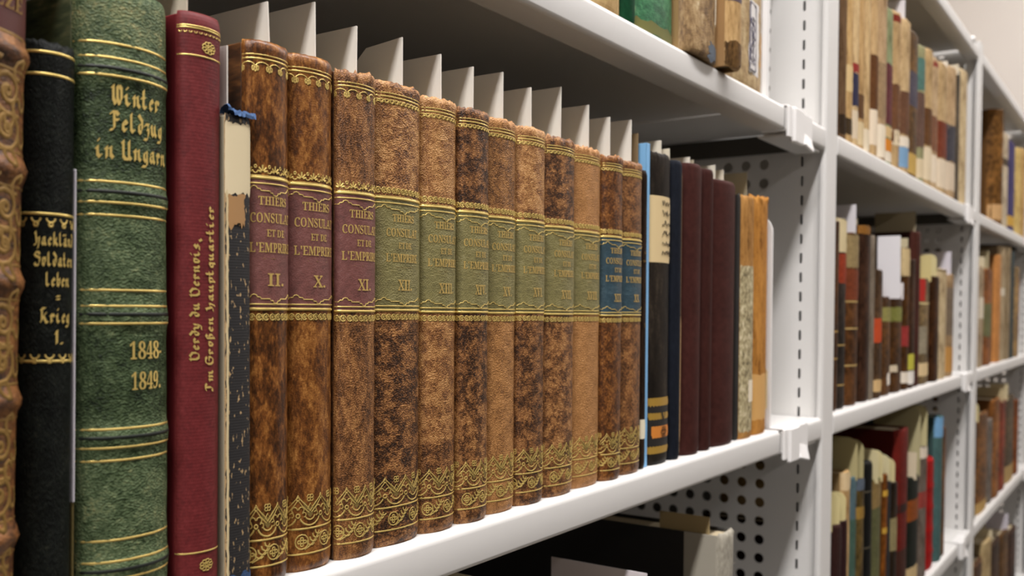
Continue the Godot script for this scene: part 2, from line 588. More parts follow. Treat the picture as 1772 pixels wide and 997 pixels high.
# ---------------------------------------------------------------- shelving
func make_upright(x: float, label: String) -> void:
	var t := thing("shelf_upright", label, "shelf upright", Vector3(x, 0, 0), "steel uprights of the shelving run")
	var top := Y_T + 0.012
	# front post: a folded channel, open to the back
	var st := start()
	var o := arc(Vector2(-0.006, -0.006), 0.006, 90, 0, 4)      # (x, z) outline, swept upwards
	var pf := PackedVector2Array([Vector2(0, -0.03)])
	pf.append_array(PackedVector2Array([Vector2(0, -0.005)]))
	pf.append_array(arc(Vector2(-0.005, -0.005), 0.005, 0, 90, 4))
	pf.append_array(arc(Vector2(-0.040, -0.005), 0.005, 90, 180, 4))
	pf.append_array(PackedVector2Array([Vector2(-0.045, -0.012), Vector2(-0.0438, -0.012), Vector2(-0.0438, -0.0025), Vector2(-0.0012, -0.0025), Vector2(-0.0012, -0.0288), Vector2(-0.0438, -0.0288), Vector2(-0.0438, -0.03)]))
	o = pf
	var n := o.size()
	for i in n:
		var a := o[i]
		var b := o[(i + 1) % n]
		var e := (b - a).normalized()
		var nn := Vector3(e.y, 0, -e.x)
		quad(st, Vector3(a.x, 0, a.y), Vector3(b.x, 0, b.y), Vector3(b.x, top, b.y), Vector3(a.x, top, a.y), nn)
	var ids := Geometry2D.triangulate_polygon(o)
	for k in range(0, ids.size(), 3):
		var q := [o[ids[k]], o[ids[k + 1]], o[ids[k + 2]]]
		tri(st, Vector3(q[0].x, top, q[0].y), Vector3(q[1].x, top, q[1].y), Vector3(q[2].x, top, q[2].y), Vector3.UP)
	put("front_post", st.commit(), M.steel, t)
	if not TEX.has("panel"):
		TEX["panel"] = panel_mesh(top)
	put("perforated_panel", TEX["panel"], M.steel, t)
	put("rear_post", bev_mesh(Vector3(-0.0225, top * 0.5, -0.315), Vector3(0.045, top, 0.03), 0.003), M.steel, t)

# one sheet of steel, round holes on a grid behind a row of slots, real openings
func panel_mesh(top: float) -> ArrayMesh:
	var st := start()
	var xs := [-0.0450, -0.0438]
	var y_low := Y_LLL - 0.1
	var first := BASE_Y + 0.07408
	var rows := []
	var k := int(ceil((first - y_low) / PITCH))
	var y := first - k * PITCH
	while y < top - PITCH * 0.6:
		rows.append(y)
		y += PITCH
	var h2 := PITCH * 0.5
	var ya: float = rows[0] - h2
	var yb: float = rows[-1] + h2
	var flat := func(z0: float, z1: float, y0: float, y1: float) -> void:
		for i in 2:
			var x: float = xs[i]
			quad(st, Vector3(x, y0, z0), Vector3(x, y0, z1), Vector3(x, y1, z1), Vector3(x, y1, z0), Vector3(-1 if i == 0 else 1, 0, 0))
	var z_hole := -0.06796
	var z_slot := -0.02526
	var cols := 11
	flat.call(-0.30, -0.002, 0.0, ya)
	flat.call(-0.30, -0.002, yb, top)
	flat.call(z_slot + 0.0022, -0.002, ya, yb)
	flat.call(z_hole + h2, z_slot - 0.0022, ya, yb)
	flat.call(-0.30, z_hole - h2 - (cols - 1) * PITCH, ya, yb)
	for r in rows:
		var s2 := 0.0054
		flat.call(z_slot - 0.0022, z_slot + 0.0022, r + s2, r + h2)
		flat.call(z_slot - 0.0022, z_slot + 0.0022, r - h2, r - s2)
		flat.call(z_slot - 0.0022, z_slot - 0.0014, r - s2, r + s2)
		flat.call(z_slot + 0.0014, z_slot + 0.0022, r - s2, r + s2)
		for e in [[-0.0014, -1.0], [0.0014, 1.0]]:
			var z: float = z_slot + e[0]
			quad(st, Vector3(xs[0], r - s2, z), Vector3(xs[1], r - s2, z), Vector3(xs[1], r + s2, z), Vector3(xs[0], r + s2, z), Vector3(0, 0, -e[1]))
		for c in cols:
			var zc := z_hole - c * PITCH
			var seg := 16
			var rad := 0.0057
			for j in seg:
				var a0 := TAU * j / seg
				var a1 := TAU * (j + 1) / seg
				var i0 := Vector2(cos(a0), sin(a0))
				var i1 := Vector2(cos(a1), sin(a1))
				var o0 := i0 / maxf(absf(i0.x), absf(i0.y)) * h2
				var o1 := i1 / maxf(absf(i1.x), absf(i1.y)) * h2
				i0 *= rad
				i1 *= rad
				for i in 2:
					var x: float = xs[i]
					quad(st, Vector3(x, r + i0.y, zc + i0.x), Vector3(x, r + o0.y, zc + o0.x), Vector3(x, r + o1.y, zc + o1.x), Vector3(x, r + i1.y, zc + i1.x), Vector3(-1 if i == 0 else 1, 0, 0))
				quad(st, Vector3(xs[0], r + i0.y, zc + i0.x), Vector3(xs[1], r + i0.y, zc + i0.x), Vector3(xs[1], r + i1.y, zc + i1.x), Vector3(xs[0], r + i1.y, zc + i1.x), Vector3(0, -i0.y, -i0.x).normalized())
	return st.commit()

func shelf_profile() -> PackedVector2Array:
	var t := SHELF_T
	var o := PackedVector2Array([Vector2(-0.30, 0)])
	o.append_array(arc(Vector2(-0.0045, -0.0045), 0.0045, 90, 0, 6))
	o.append_array(arc(Vector2(-0.003, -t + 0.003), 0.003, 0, -90, 4))
	o.append_array(PackedVector2Array([Vector2(-0.024, -t), Vector2(-0.024, -t + 0.0014), Vector2(-0.0016, -t + 0.0014), Vector2(-0.0016, -0.0014), Vector2(-0.2985, -0.0014), Vector2(-0.2985, -t), Vector2(-0.30, -t)]))
	return o

func make_shelf(x0: float, x1: float, y: float, label: String, clip := true) -> void:
	# a board with folded lips, and at its far end the carrying bracket with a white plastic clip
	var t := thing("steel_shelf", label, "shelf", Vector3(x0, y, 0), "steel shelves of the shelving run")
	var w := x1 - x0
	var be := w - 0.130 if clip else w
	var st := start()
	sweep(st, shelf_profile(), 0.0, be - 0.006)
	put("shelf_board", st.commit(), M.steel, t)
	if not clip:
		var cap := SphereMesh.new()
		cap.radius = 0.006
		cap.height = 0.012
		put("stud", cap, M.plastic, t, "small white plastic stud").position = Vector3(w - 0.083, -0.0045, -0.001)
		return
	st = start()
	sweep(st, shelf_profile(), be, w - 0.0005)
	var br := put("end_bracket", st.commit(), M.steel, t)
	st = start()   # carrying web along the upright and the lip under it
	bev(st, Vector3(w - 0.0018, -0.013, -0.15), Vector3(0.0022, 0.020, 0.29), 0.0004)
	put("bracket_web", st.commit(), M.web, br, "dark grey carrying web")
	put("bracket_lip", bev_mesh(Vector3(w - 0.063, -SHELF_T - 0.0022, -0.018), Vector3(0.120, 0.003, 0.026), 0.0006), M.steel, br)
	st = start()
	bev(st, Vector3(be + 0.005, -0.0145, 0.0012), Vector3(0.0105, 0.0300, 0.003), 0.0008)
	bev(st, Vector3(be + 0.026, -0.0162, 0.0024), Vector3(0.029, 0.0345, 0.0055), 0.0016)
	bev(st, Vector3(be + 0.0595, -0.0135, 0.0008), Vector3(0.034, 0.0275, 0.002), 0.0006)
	bev(st, Vector3(be + 0.038, 0.0006, -0.006), Vector3(0.077, 0.0016, 0.014), 0.0005)
	put("clip", st.commit(), M.plastic, t, "white plastic clip")
	var tab := put("clip_tab", bev_mesh(Vector3.ZERO, Vector3(0.026, 0.015, 0.003), 0.0008), M.plastic, t, "slanting white plastic tab")
	tab.position = Vector3(be + 0.054, -0.0275, 0.0035)
	tab.rotation = Vector3(-0.3, 0, -0.2)

# ---------------------------------------------------------------- the matched set
func gilt_set(t: Node3D, n: String, label_m: Material, y_shift: float, seed_no: int) -> void:
	var sp: Dictionary = t.get_meta("sp")
	var rng := RandomNumberGenerator.new()
	rng.seed = seed_no
	var half: float = sp.half
	var k: float = (sp.h - 0.0035 - y_shift) / 0.2215
	var Y := func(y: float) -> float: return y * k + y_shift
	var st := start()
	# head: two lines, a string of small arches with drops
	gline(st, sp, Y.call(0.2188), 0.0005)
	gline(st, sp, Y.call(0.2172), 0.0007)
	var pitch := 0.0052
	var cnt := int(half * 2.0 / pitch)
	var wide := half * 2.0 / cnt
	for i in cnt:
		var s := -half + wide * (i + 0.5)
		garc(st, sp, Vector2(s, Y.call(0.2138)), wide * 0.47, 0.0019, 10, 170, 0.0005)
		if seed_no > 2:
			garc(st, sp, Vector2(s + wide * 0.5, Y.call(0.2138)), wide * 0.47, 0.0019, 10, 170, 0.0005)
			garc(st, sp, Vector2(s + wide * 0.25, Y.call(0.2136)), wide * 0.2, 0.0010, 10, 170, 0.0004)
			garc(st, sp, Vector2(s - wide * 0.25, Y.call(0.2136)), wide * 0.2, 0.0010, 10, 170, 0.0004)
			continue
		for q in [-1.0, 0.0, 1.0]:
			garc(st, sp, Vector2(s - wide * 0.5 + q * 0.0009, Y.call(0.2128) - absf(q) * -0.0004), 0.0004, 0.0010, 90, 450, 0.0005, 6)
	# palmettes over and under the label
	for band in [[0.1709, 1.0], [0.1126, -1.0]]:
		var yb: float = Y.call(band[0])
		var up: float = band[1]
		for i in cnt:
			var s := -half + wide * (i + 0.5)
			if up > 0 and seed_no < 3:
				for a in [-72.0, -38.0, 0.0, 38.0, 72.0]:
					var d := Vector2(sin(deg_to_rad(a)), cos(deg_to_rad(a)))
					gild(st, sp, PackedVector2Array([Vector2(s, yb) + d * 0.0006, Vector2(s, yb) + d * 0.0018, Vector2(s, yb) + d * (0.0031 - absf(a) * 0.000012)]), 0.00075)
				garc(st, sp, Vector2(s + wide * 0.5, yb + 0.0009), wide * 0.17, 0.0012, 180, 360, 0.0005)
				garc(st, sp, Vector2(s + wide * 0.5, yb + 0.0024), wide * 0.08, 0.0007, 0, 360, 0.0005, 6)
			else:
				if up > 0:
					yb = Y.call(band[0]) + 0.0026
				for q in [-0.25, 0.25]:
					garc(st, sp, Vector2(s + q * wide, yb - 0.0011), wide * 0.20, 0.0013, 0, 330, 0.00055, 8)
					garc(st, sp, Vector2(s + q * wide, yb - 0.0011), wide * 0.07, 0.0005, 0, 360, 0.0005, 5)
				gild(st, sp, PackedVector2Array([Vector2(s, yb + 0.0003), Vector2(s, yb - 0.0026)]), 0.0004)
	gline(st, sp, Y.call(0.1696), 0.0004)
	# tail: gothic arcade, rule, scroll of leaves and rosettes, rule
	var ac := 3
	var aw := half * 2.0 / ac
	for i in range(-1, ac + 1):
		var c := Vector2(-half + aw * (i + 0.62), Y.call(0.0195))
		var q := Vector2(aw, 0.0145 * k)
		for code in ["-50,48 -38,62 -20,76 -6,88 0,98 6,88 20,76 38,62 50,48", "-44,44 -30,54 -16,66 0,84 16,66 30,54 44,44", "-7,86 0,92 7,86 0,80 -7,86"]:
			if absf(c.x) < half * 0.95:
				gpath(st, sp, c, q, code, 0.00048)
		for sx in [-1.0, 1.0]:
			garc(st, sp, c + Vector2(sx * 0.13 * aw, 0.0078 * k), 0.11 * aw, 0.0013, -60 if sx > 0 else 0, 180 if sx > 0 else 240, 0.00048)
			garc(st, sp, c + Vector2(sx * 0.24 * aw, 0.0056 * k), 0.08 * aw, 0.0010, -90, 150, 0.00045)
		garc(st, sp, c + Vector2(0, 0.0052 * k), 0.075 * aw, 0.0009, 0, 360, 0.0006, 8)
		garc(st, sp, c + Vector2(0.5 * aw, 0.0058 * k), 0.45 * aw, 0.0050, 200, 340, 0.0007, 10)
		garc(st, sp, c + Vector2(0.5 * aw, 0.0064 * k), 0.24 * aw, 0.0032, 205, 335, 0.0006, 8)
		for a in 4:
			var cc := c + Vector2(0.5 * aw, 0.0128 * k) + Vector2(cos(a * PI * 0.5 + PI * 0.25), sin(a * PI * 0.5 + PI * 0.25)) * 0.0009
			garc(st, sp, cc, 0.0008, 0.0008, 0, 360, 0.00045, 6)
		gild(st, sp, PackedVector2Array([c + Vector2(0.38 * aw, 0.0080 * k), c + Vector2(0.5 * aw, 0.0104 * k), c + Vector2(0.62 * aw, 0.0080 * k)]), 0.0004)
	gline(st, sp, Y.call(0.0189), 0.0008)
	var fl := start()       # the rubbed gold ground between the arches
	for i in range(-1, ac + 1):
		var c := Vector2(-half + aw * (i + 1.12), Y.call(0.0195))
		if absf(c.x) > half * 0.8:
			continue
		var shape := [Vector2(-0.30, 0.72), Vector2(-0.22, 0.78), Vector2(-0.12, 0.64), Vector2(0.0, 0.60), Vector2(0.12, 0.64), Vector2(0.22, 0.78), Vector2(0.30, 0.72), Vector2(0.20, 0.52), Vector2(0.10, 0.36), Vector2(0.0, 0.28), Vector2(-0.10, 0.36), Vector2(-0.20, 0.52)]
		var mid := c + Vector2(0, 0.5 * 0.0145 * k)
		for a in shape.size():
			var p0: Vector2 = c + shape[a] * Vector2(aw, 0.0145 * k)
			var p1: Vector2 = c + shape[(a + 1) % shape.size()] * Vector2(aw, 0.0145 * k)
			tri(fl, on(sp, mid.x, mid.y, 0.00012), on(sp, p0.x, p0.y, 0.00012), on(sp, p1.x, p1.y, 0.00012), normal_at(sp, angle_at(sp, mid.x)))
	put("gilt_fill", fl.commit(), M.gold_rubbed, t)
	for i in 3:
		var s := half * (-0.78 + 0.72 * i) + half * 0.3 * sin(seed_no * 1.7)
		var c := Vector2(s, Y.call(0.0132))
		garc(st, sp, c, 0.0030, 0.0032, 0, 360, 0.00055, 12)
		for a in 4:
			garc(st, sp, c + Vector2(cos(a * PI * 0.5), sin(a * PI * 0.5)) * 0.0013, 0.0007, 0.0007, 0, 360, 0.0006, 6)
		gild(st, sp, PackedVector2Array([c + Vector2(0.0012, -0.0034), c + Vector2(0.0042, -0.0018), c + Vector2(0.0072, 0.0012), c + Vector2(0.0088, 0.0040)]), 0.0006)
		for a in 4:
			var q := c + Vector2(0.0036 + a * 0.0014, -0.0016 + a * 0.0014)
			gild(st, sp, PackedVector2Array([q, q + Vector2(-0.0010, 0.0008), q + Vector2(-0.0014, 0.0022)]), 0.0007)
			gild(st, sp, PackedVector2Array([q, q + Vector2(0.0014, -0.0002), q + Vector2(0.0024, 0.0006)]), 0.0006)
	gline(st, sp, Y.call(0.0079), 0.0007)
	put("gilt_tooling", st.commit(), M.gold, t)
	# title label
	var lab := put("title_label", patch_mesh(sp, Y.call(0.1143), Y.call(0.1692), -0.96, 0.97, 0.0005, 16, 0.0), label_m, t)
	st = start()
	gild_base = 0.0005
	gline(st, sp, Y.call(0.1687), 0.0011)
	gline(st, sp, Y.call(0.1664), 0.0006)
	gline(st, sp, Y.call(0.1168), 0.0006)
	gline(st, sp, Y.call(0.1148), 0.0011)
	for e in [[0.1634, 1.0], [0.1190, -1.0]]:
		var p := PackedVector2Array()
		var y: float = Y.call(e[0])
		var per := half * 0.62
		var s := -half * 0.95
		var up := true
		while s < half * 0.92:
			var sg: float = 1.0 if up else -1.0
			p.append(Vector2(s, y)); p.append(Vector2(s + per * 0.2, y))
			p.append(Vector2(s + per * 0.24, y + sg * 0.0007)); p.append(Vector2(s + per * 0.36, y + sg * 0.0008))
			for a in 5:
				var an := deg_to_rad(180.0 - a * 45.0)
				p.append(Vector2(s + per * 0.5 + cos(an) * 0.0013, y + sg * (0.0008 + sin(an) * 0.0011)))
			p.append(Vector2(s + per * 0.64, y + sg * 0.0008)); p.append(Vector2(s + per * 0.76, y + sg * 0.0007)); p.append(Vector2(s + per * 0.8, y))
			s += per
			up = not up
		gild(st, sp, p, 0.00042)
	put("gilt_frame", st.commit(), M.gold, lab)
	gild_base = 0.0
	st = start()
	var sx := -0.0008
	roman(st, sp, "THIERS", sx, Y.call(0.1594), 0.0034, minf(0.0150, half * 0.95), 0.0007)
	roman(st, sp, "CONSULAT", sx, Y.call(0.1524), 0.0038, minf(0.0215, half * 1.36), 0.0007)
	roman(st, sp, "ET DE", sx + 0.001, Y.call(0.1462), 0.0028, 0.0092, 0.0007)
	roman(st, sp, "L'EMPRIRE", sx, Y.call(0.1402), 0.0038, minf(0.0220, half * 1.40), 0.0007)
	roman(st, sp, n, sx + 0.001, Y.call(0.1270), 0.0050, 0.0036 + 0.0016 * n.length(), 0.0007)
	gild(st, sp, PackedVector2Array([Vector2(sx - 0.005, Y.call(0.1357)), Vector2(sx, Y.call(0.1357)), Vector2(sx + 0.006, Y.call(0.1357))]), 0.0004, 0.0005)
	put("lettering", st.commit(), M.gold_dull, lab)

func matched_set() -> void:
	var ends := [-0.8211, -0.7977, -0.7704, -0.7448, -0.7094, -0.6803, -0.6531, -0.6239, -0.5940, -0.5590, -0.5236, -0.4966, -0.4639]
	var vols := ["II.", "X.", "XI.", "XII.", "XIII.", "XIV.", "XV.", "XVI.", "XVII.", "XVIII.", "XIX.", "XX."]
	var hs := [0.2240, 0.2240, 0.2226, 0.2234, 0.2222, 0.2216, 0.2212, 0.2210, 0.2200, 0.2194, 0.2182, 0.2178]
	var lab := ["brown leather volume with maroon label numbered II, first of the uniform set", "brown leather volume with maroon label numbered X, second of the uniform set", "brown leather volume with chipped maroon label numbered XI",
		"wide dark blotched leather volume with olive label numbered XII", "tan leather volume with olive label numbered XIII", "dark mottled leather volume with olive label numbered XIV", "tan scuffed leather volume with olive label numbered XV",
		"leather volume with olive label numbered XVI", "dark blotched leather volume with olive label numbered XVII and torn head", "light tan leather volume with olive label numbered XVIII",
		"dark brown leather volume with blue label numbered XIX", "brown leather volume with blue label numbered XX, last of the uniform set"]
	var dark := [[0.0, "1d0f07"], [0.30, "40240f"], [0.55, "6b3f1a"], [0.78, "93602d"], [1.0, "bd8a4e"]]
	var warm := [[0.0, "23140b"], [0.22, "4a2e18"], [0.45, "835630"], [0.7, "ab7b48"], [1.0, "cfa06c"]]
	var lt := [[0.0, "3a2312"], [0.2, "704a28"], [0.5, "a0703f"], [0.8, "bb8752"], [1.0, "d6aa76"]]
	# seed, ramp, weights, contrast, bias, stretch, rows, bump depth, roughness
	# seed, ramp, patch, blotch and grain weights, scrapes, bias, stretch, darker or lighter zones, relief, roughness
	var looks := [
		[11, dark, 0.45, 0.5, 0.06, 1.3, 2, 2, [], 0.006, 0.34], [12, dark, 0.40, 0.45, 0.10, 1.2, 24, 2, [], 0.010, 0.38], [13, warm, 0.30, 0.4, 0.30, 0.6, -16, 2, [[0.77, 0.97, -6]], 0.03, 0.46],
		[14, warm, 0.50, 0.5, 0.34, 0.9, -8, 1, [[0.77, 0.97, 34], [0.0, 0.47, -30]], 0.035, 0.48], [15, warm, 0.40, 0.4, 0.34, 0.5, 18, 1, [[0.77, 1.0, 22], [0.0, 0.22, -46]], 0.035, 0.48],
		[16, warm, 0.50, 0.5, 0.30, 1.0, -46, 1, [[0.0, 0.3, 30]], 0.03, 0.46], [17, lt, 0.35, 0.4, 0.36, 0.4, 6, 1, [[0.77, 0.97, -44]], 0.035, 0.5], [18, warm, 0.45, 0.45, 0.34, 0.7, -16, 1, [[0.77, 1.0, 56], [0.0, 0.5, -22]], 0.035, 0.48],
		[19, warm, 0.50, 0.45, 0.34, 0.9, -34, 1, [[0.0, 0.5, 26]], 0.03, 0.48], [20, lt, 0.22, 0.3, 0.30, 0.4, 24, 1, [], 0.035, 0.52], [21, dark, 0.40, 0.5, 0.28, 1.0, 2, 1, [], 0.025, 0.44], [22, warm, 0.35, 0.4, 0.28, 0.8, -24, 1, [], 0.025, 0.46]]
	for i in 12:
		var L = looks[i]
		var tx := calf(L[0] * 31, L[1], L[2], L[3], L[4], L[5], L[6], L[7], L[8] + [[0.978, 1.0, 34], [0.0, 0.016, 30]])
		var m := skin(tx, Color.WHITE, L[10], TEX["pebble"], L[9], 0.4)
		m.uv1_scale = Vector3.ONE
		var t := volume("bound_volume", lab[i], "uniform leather set on the middle shelf", ends[i] + 0.0003, ends[i + 1] - 0.0003, Y_L, hs[i], -0.0035 - 0.0012 * sin(i * 2.3), {
			"spine": m, "board": M.board_leather, "b": 0.0072 + 0.0008 * sin(i * 1.9), "nx": 26, "ny": 70, "wob": 0.0003, "ragged": 0.0006 if i < 2 else (0.0034 if i in [2, 8, 9, 10] else 0.0018), "seed": 40 + i, "bands": [0.991], "bh": 0.0007, "d": 0.145, "pages": M.pages})
		gilt_set(t, vols[i], [M.label_maroon, M.label_olive, M.label_blue][0 if i < 3 else (1 if i < 10 else 2)], 0.0004 * sin(i * 3.0), i)
		# the loose card standing in it
		var top: float = [0.2435, 0.2505, 0.2465, 0.2490, 0.2475, 0.2470, 0.2500, 0.2470, 0.2540, 0.2490, 0.2460, 0.2495][i]
		var cx := lerpf(ends[i], ends[i + 1], 0.72)
		var wide: float = [0.062, 0.055, 0.055, 0.040, 0.055, 0.055, 0.055, 0.055, 0.052, 0.055, 0.055, 0.055][i]
		slip("white card standing in the volume numbered " + String(vols[i]).trim_suffix("."), "white cards in the uniform set", cx, Y_L, top, -0.0125, wide, "f1ece2", top - hs[i] + 0.0045, false, 0.05 if i == 0 else 0.012 * sin(i * 2.1), 0.0, 0.016 if i == 3 else 0.0)

# ---------------------------------------------------------------- other near volumes
func near_books() -> void:
	var grp := "old volumes left of the uniform set"
	# gilt panelled volume with raised bands, at the edge of the picture
	var tx := hide_tex(501, 160, 1024, [[0.0, "1c100a"], [0.3, "4a2c16"], [0.6, "7a4d25"], [1.0, "a87440"]], 0.5, 0.4, 0.2, 1.4, 0, 1)
	var t := volume("bound_volume", "brown leather volume with thick raised bands and scrolling gilt panels, at the left edge", grp, -0.9700, -0.9172, Y_L, 0.252, 0.004, {"spine": skin(tx, Color.WHITE, 0.42, TEX["pebble"], 0.02), "board": M.board_leather, "b": 0.016,
		"bands": [0.166, 0.338, 0.488, 0.63, 0.775], "bh": 0.0034, "nx": 22, "ny": 110, "seed": 77, "lean": -0.030, "d": 0.16})
	var sp: Dictionary = t.get_meta("sp")
	var st := start()
	var edges := [0.0, 0.166, 0.338, 0.488, 0.63, 0.775, 1.0]
	for i in 6:
		var y0: float = edges[i] * sp.h + 0.0055
		var y1: float = edges[i + 1] * sp.h - 0.0055
		gline(st, sp, y0, 0.0010); gline(st, sp, y1, 0.0010)
		if i == 5:
			continue
		var cy := (y0 + y1) * 0.5
		for sx in [-1.0, 0.0, 1.0]:
			for sy in [-1.0, 1.0]:
				var c := Vector2(sx * 0.0165, cy + sy * (y1 - y0) * 0.23)
				var p := PackedVector2Array()
				for a in 22:
					var an: float = a * 0.5 * (1.0 if sx * sy >= 0.0 else -1.0) + sx
					p.append(c + Vector2(cos(an), sin(an)) * (0.0010 + a * 0.00032))
				gild(st, sp, p, 0.0018)
				for a in 5:
					var an: float = a * 1.26 + sx
					garc(st, sp, c + Vector2(cos(an), sin(an)) * 0.0085, 0.0022, 0.0030, 20 + a * 40, 300 + a * 40, 0.0017, 7)
				garc(st, sp, c, 0.0012, 0.0016, 0, 360, 0.0016, 7)
	put("gilt_tooling", st.commit(), M.gold_old, t)
	var lab := put("title_label", patch_mesh(sp, 0.800 * sp.h, 0.985 * sp.h, -0.97, 0.97, 0.0005, 16), plain("54231d", 0.5), t, "dark red title label")
	st = start()
	var words := ["BASTIONI", "ALLA", "DIFESA", "DELLE", "FORTEZZE"]
	for i in 5:
		roman(st, sp, words[i], 0.004, 0.2395 - i * 0.0072, 0.0046, [0.036, 0.018, 0.030, 0.025, 0.036][i], 0.0009)
	put("lettering", st.commit(), M.gold_old, lab)

	# black volume with blackletter title
	tx = hide_tex(502, 128, 1024, [[0.0, "0b0c0b"], [0.5, "1c1f1c"], [0.8, "33332a"], [1.0, "6b624a"]], 0.3, 0.3, 0.4, 1.2, -30, 1, 30.0)
	t = volume("bound_volume", "narrow black leather volume with gilt blackletter title ending in the figure 1", grp, -0.9135, -0.8955, Y_L, 0.2035, -0.006, {"spine": skin(tx, Color.WHITE, 0.42, TEX["crinkle"], 0.03, 0.22), "board": M.black_cloth, "b": 0.0085, "nx": 22, "ny": 60, "lean": -0.017, "seed": 78, "ragged": 0.002})
	sp = t.get_meta("sp")
	st = start()
	for y in [0.1992, 0.1919, 0.1456, 0.0965]:
		gline(st, sp, y, 0.0009)
	for yb in [0.1442, 0.0988]:
		for i in 6:
			var s: float = sp.half * (-0.83 + i * 0.33)
			garc(st, sp, Vector2(s, yb), 0.0014, 0.0015, 180, 360, 0.0006)
			garc(st, sp, Vector2(s, yb - 0.0022), 0.0006, 0.0007, 0, 360, 0.0007, 6)
	put("gilt_tooling", st.commit(), M.gold, t)
	st = start()
	black(st, sp, "Hackländ", 0.0, 0.1371, 0.00060, false, 0.60)
	black(st, sp, "Soldaten", 0.0, 0.1303, 0.00062, false, 0.60)
	black(st, sp, "leben", 0.0005, 0.1236, 0.00062, false, 0.62)
	black(st, sp, "=", 0.0005, 0.1178, 0.0005)
	black(st, sp, "Krieg", 0.0, 0.1115, 0.00066, false, 0.66)
	black(st, sp, "1.", 0.001, 0.1043, 0.0006)
	put("lettering", st.commit(), M.gold, t)

	# thin white pamphlet
	t = thing("pamphlet", "very thin white pamphlet squeezed between the black and the green volumes", "pamphlet", Vector3(-0.8942, Y_L, -0.0115), grp)
	t.rotation.z = -0.012
	put("cover", bev_mesh(Vector3(0, 0.1045, -0.06), Vector3(0.0009, 0.116, 0.12), 0.0003), plain("e7e2ea", 0.7), t)
	put("lower_cover", bev_mesh(Vector3(0, 0.0233, -0.0605), Vector3(0.0009, 0.0465, 0.12), 0.0003), plain("6e6034", 0.7), t, "yellowed lower part")

	# green volume
	var green := [[0.0, "131b11"], [0.3, "344229"], [0.6, "5a694a"], [0.85, "80845c"], [1.0, "b5a676"]]
	tx = hide_tex(503, 224, 1280, green, 0.35, 0.35, 0.35, 1.15, -4, 1, 26.0, [[0.70, 0.865, -46], [0.315, 0.475, -42], [0.9, 1.0, 44], [0.03, 0.25, 14]])
	t = volume("bound_volume", "thick green leather volume with gilt lines and blackletter title dated 1848 to 1849", grp, -0.8912, -0.8550, Y_L, 0.2275, -0.004, {"spine": skin(tx, Color.WHITE, 0.5, TEX["pebble"], 0.04, 0.3), "board": M.green_board, "b": 0.0115, "nx": 30, "ny": 120,
		"bands": [0.868, 0.676, 0.488, 0.298, 0.093], "bh": 0.0012, "seed": 79, "wob": 0.0004})
	sp = t.get_meta("sp")
	st = start()
	for y in [0.2072, 0.2021, 0.1958, 0.1588, 0.1515, 0.1471, 0.1207, 0.1151, 0.1089, 0.0715, 0.0649, 0.0603, 0.0319, 0.0243, 0.0180]:
		st = start()
		gline(st, sp, y, 0.00085)
		put("gilt_line", st.commit(), M.gold, t)
	for y in [0.1985, 0.1553, 0.1122, 0.0685, 0.0212]:
		st = start()
		gline(st, sp, y, 0.0012, -0.98, 0.98)
		put("band_groove", st.commit(), M.groove, t)
	st = start()
	black(st, sp, "Winter", 0.0005, 0.1890, 0.00090, false, 0.76)
	black(st, sp, "Feldzug", 0.001, 0.1798, 0.00090, false, 0.74)
	black(st, sp, "in Ungarn", 0.0, 0.1700, 0.00090, false, 0.74)
	roman(st, sp, "1848-", 0.0035, 0.0993, 0.0062, 0.0142, 0.0005)
	roman(st, sp, "1849.", 0.0035, 0.0883, 0.0062, 0.0132, 0.0005)
	put("lettering", st.commit(), M.gold, t)

	# red cloth volume
	tx = hide_tex(504, 128, 1024, [[0.0, "47181a"], [0.5, "682425"], [1.0, "86393a"]], 0.3, 0.2, 0.5, 0.8, 0, 1, 36.0)
	t = volume("bound_volume", "red cloth volume with gilt blackletter title running up its spine", grp, -0.8542, -0.8350, Y_L, 0.2272, -0.004, {"spine": skin(tx, Color.WHITE, 0.55, TEX["weave"], 0.014, 0.35), "board": M.red_cloth, "b": 0.006, "nx": 22, "ny": 50, "lean": -0.008, "seed": 80})
	sp = t.get_meta("sp")
	st = start()
	for y in [0.2216, 0.2208, 0.2105, 0.0204]:
		gline(st, sp, y, 0.0006)
	for i in 12:
		garc(st, sp, Vector2(sp.half * (-0.85 + i * 0.155), 0.2196), 0.0006, 0.0007, 180, 360, 0.0004, 4)
	for y in [0.2142, 0.0150]:
		for a in 9:
			var an := TAU * a / 9.0
			garc(st, sp, Vector2(0.0008, y) + Vector2(cos(an) * 0.0022, sin(an) * 0.0016), 0.0009, 0.0007, 0, 360, 0.0005, 6)
		garc(st, sp, Vector2(0.0008, y), 0.0007, 0.0006, 0, 360, 0.0006, 6)
	put("gilt_tooling", st.commit(), M.gold, t)
	st = start()
	black(st, sp, "Verdy du Vernois,", -0.0046, 0.1180, 0.00048, true, 1.28)
	black(st, sp, "Im Großen Hauptquartier", 0.0018, 0.1185, 0.00052, true, 1.26)
	put("lettering", st.commit(), M.gold, t)
	slip("pale grey card showing behind the head of the red cloth volume", grp, -0.846, Y_L, 0.2385, -0.012, 0.04, "cfc6b2", 0.0135)

	# thin worn volume with cream label and blue head
	t = volume("bound_volume", "thin worn black volume with cream paper head and frayed blue cloth at the top", grp, -0.8342, -0.8216, Y_L, 0.1915, -0.0035, {"spine": M.chipped, "board": plain("9d957e", 0.8), "b": 0.0016, "nx": 16, "ny": 40, "seed": 81, "ragged": 0.002, "d": 0.13})
	sp = t.get_meta("sp")
	put("paper_label", patch_mesh(sp, 0.1600, 0.1880, -0.86, 0.97, 0.0005, 14, 0.0022), plain("d9c9a4", 0.85), t, "cream paper label")
	put("paper_label", patch_mesh(sp, 0.1475, 0.1596, -0.6, 0.28, 0.0005, 10, 0.0035), plain("a67e50", 0.85), t, "torn brown paper label")
	st = start()
	var hn := FastNoiseLite.new()
	hn.seed = 5
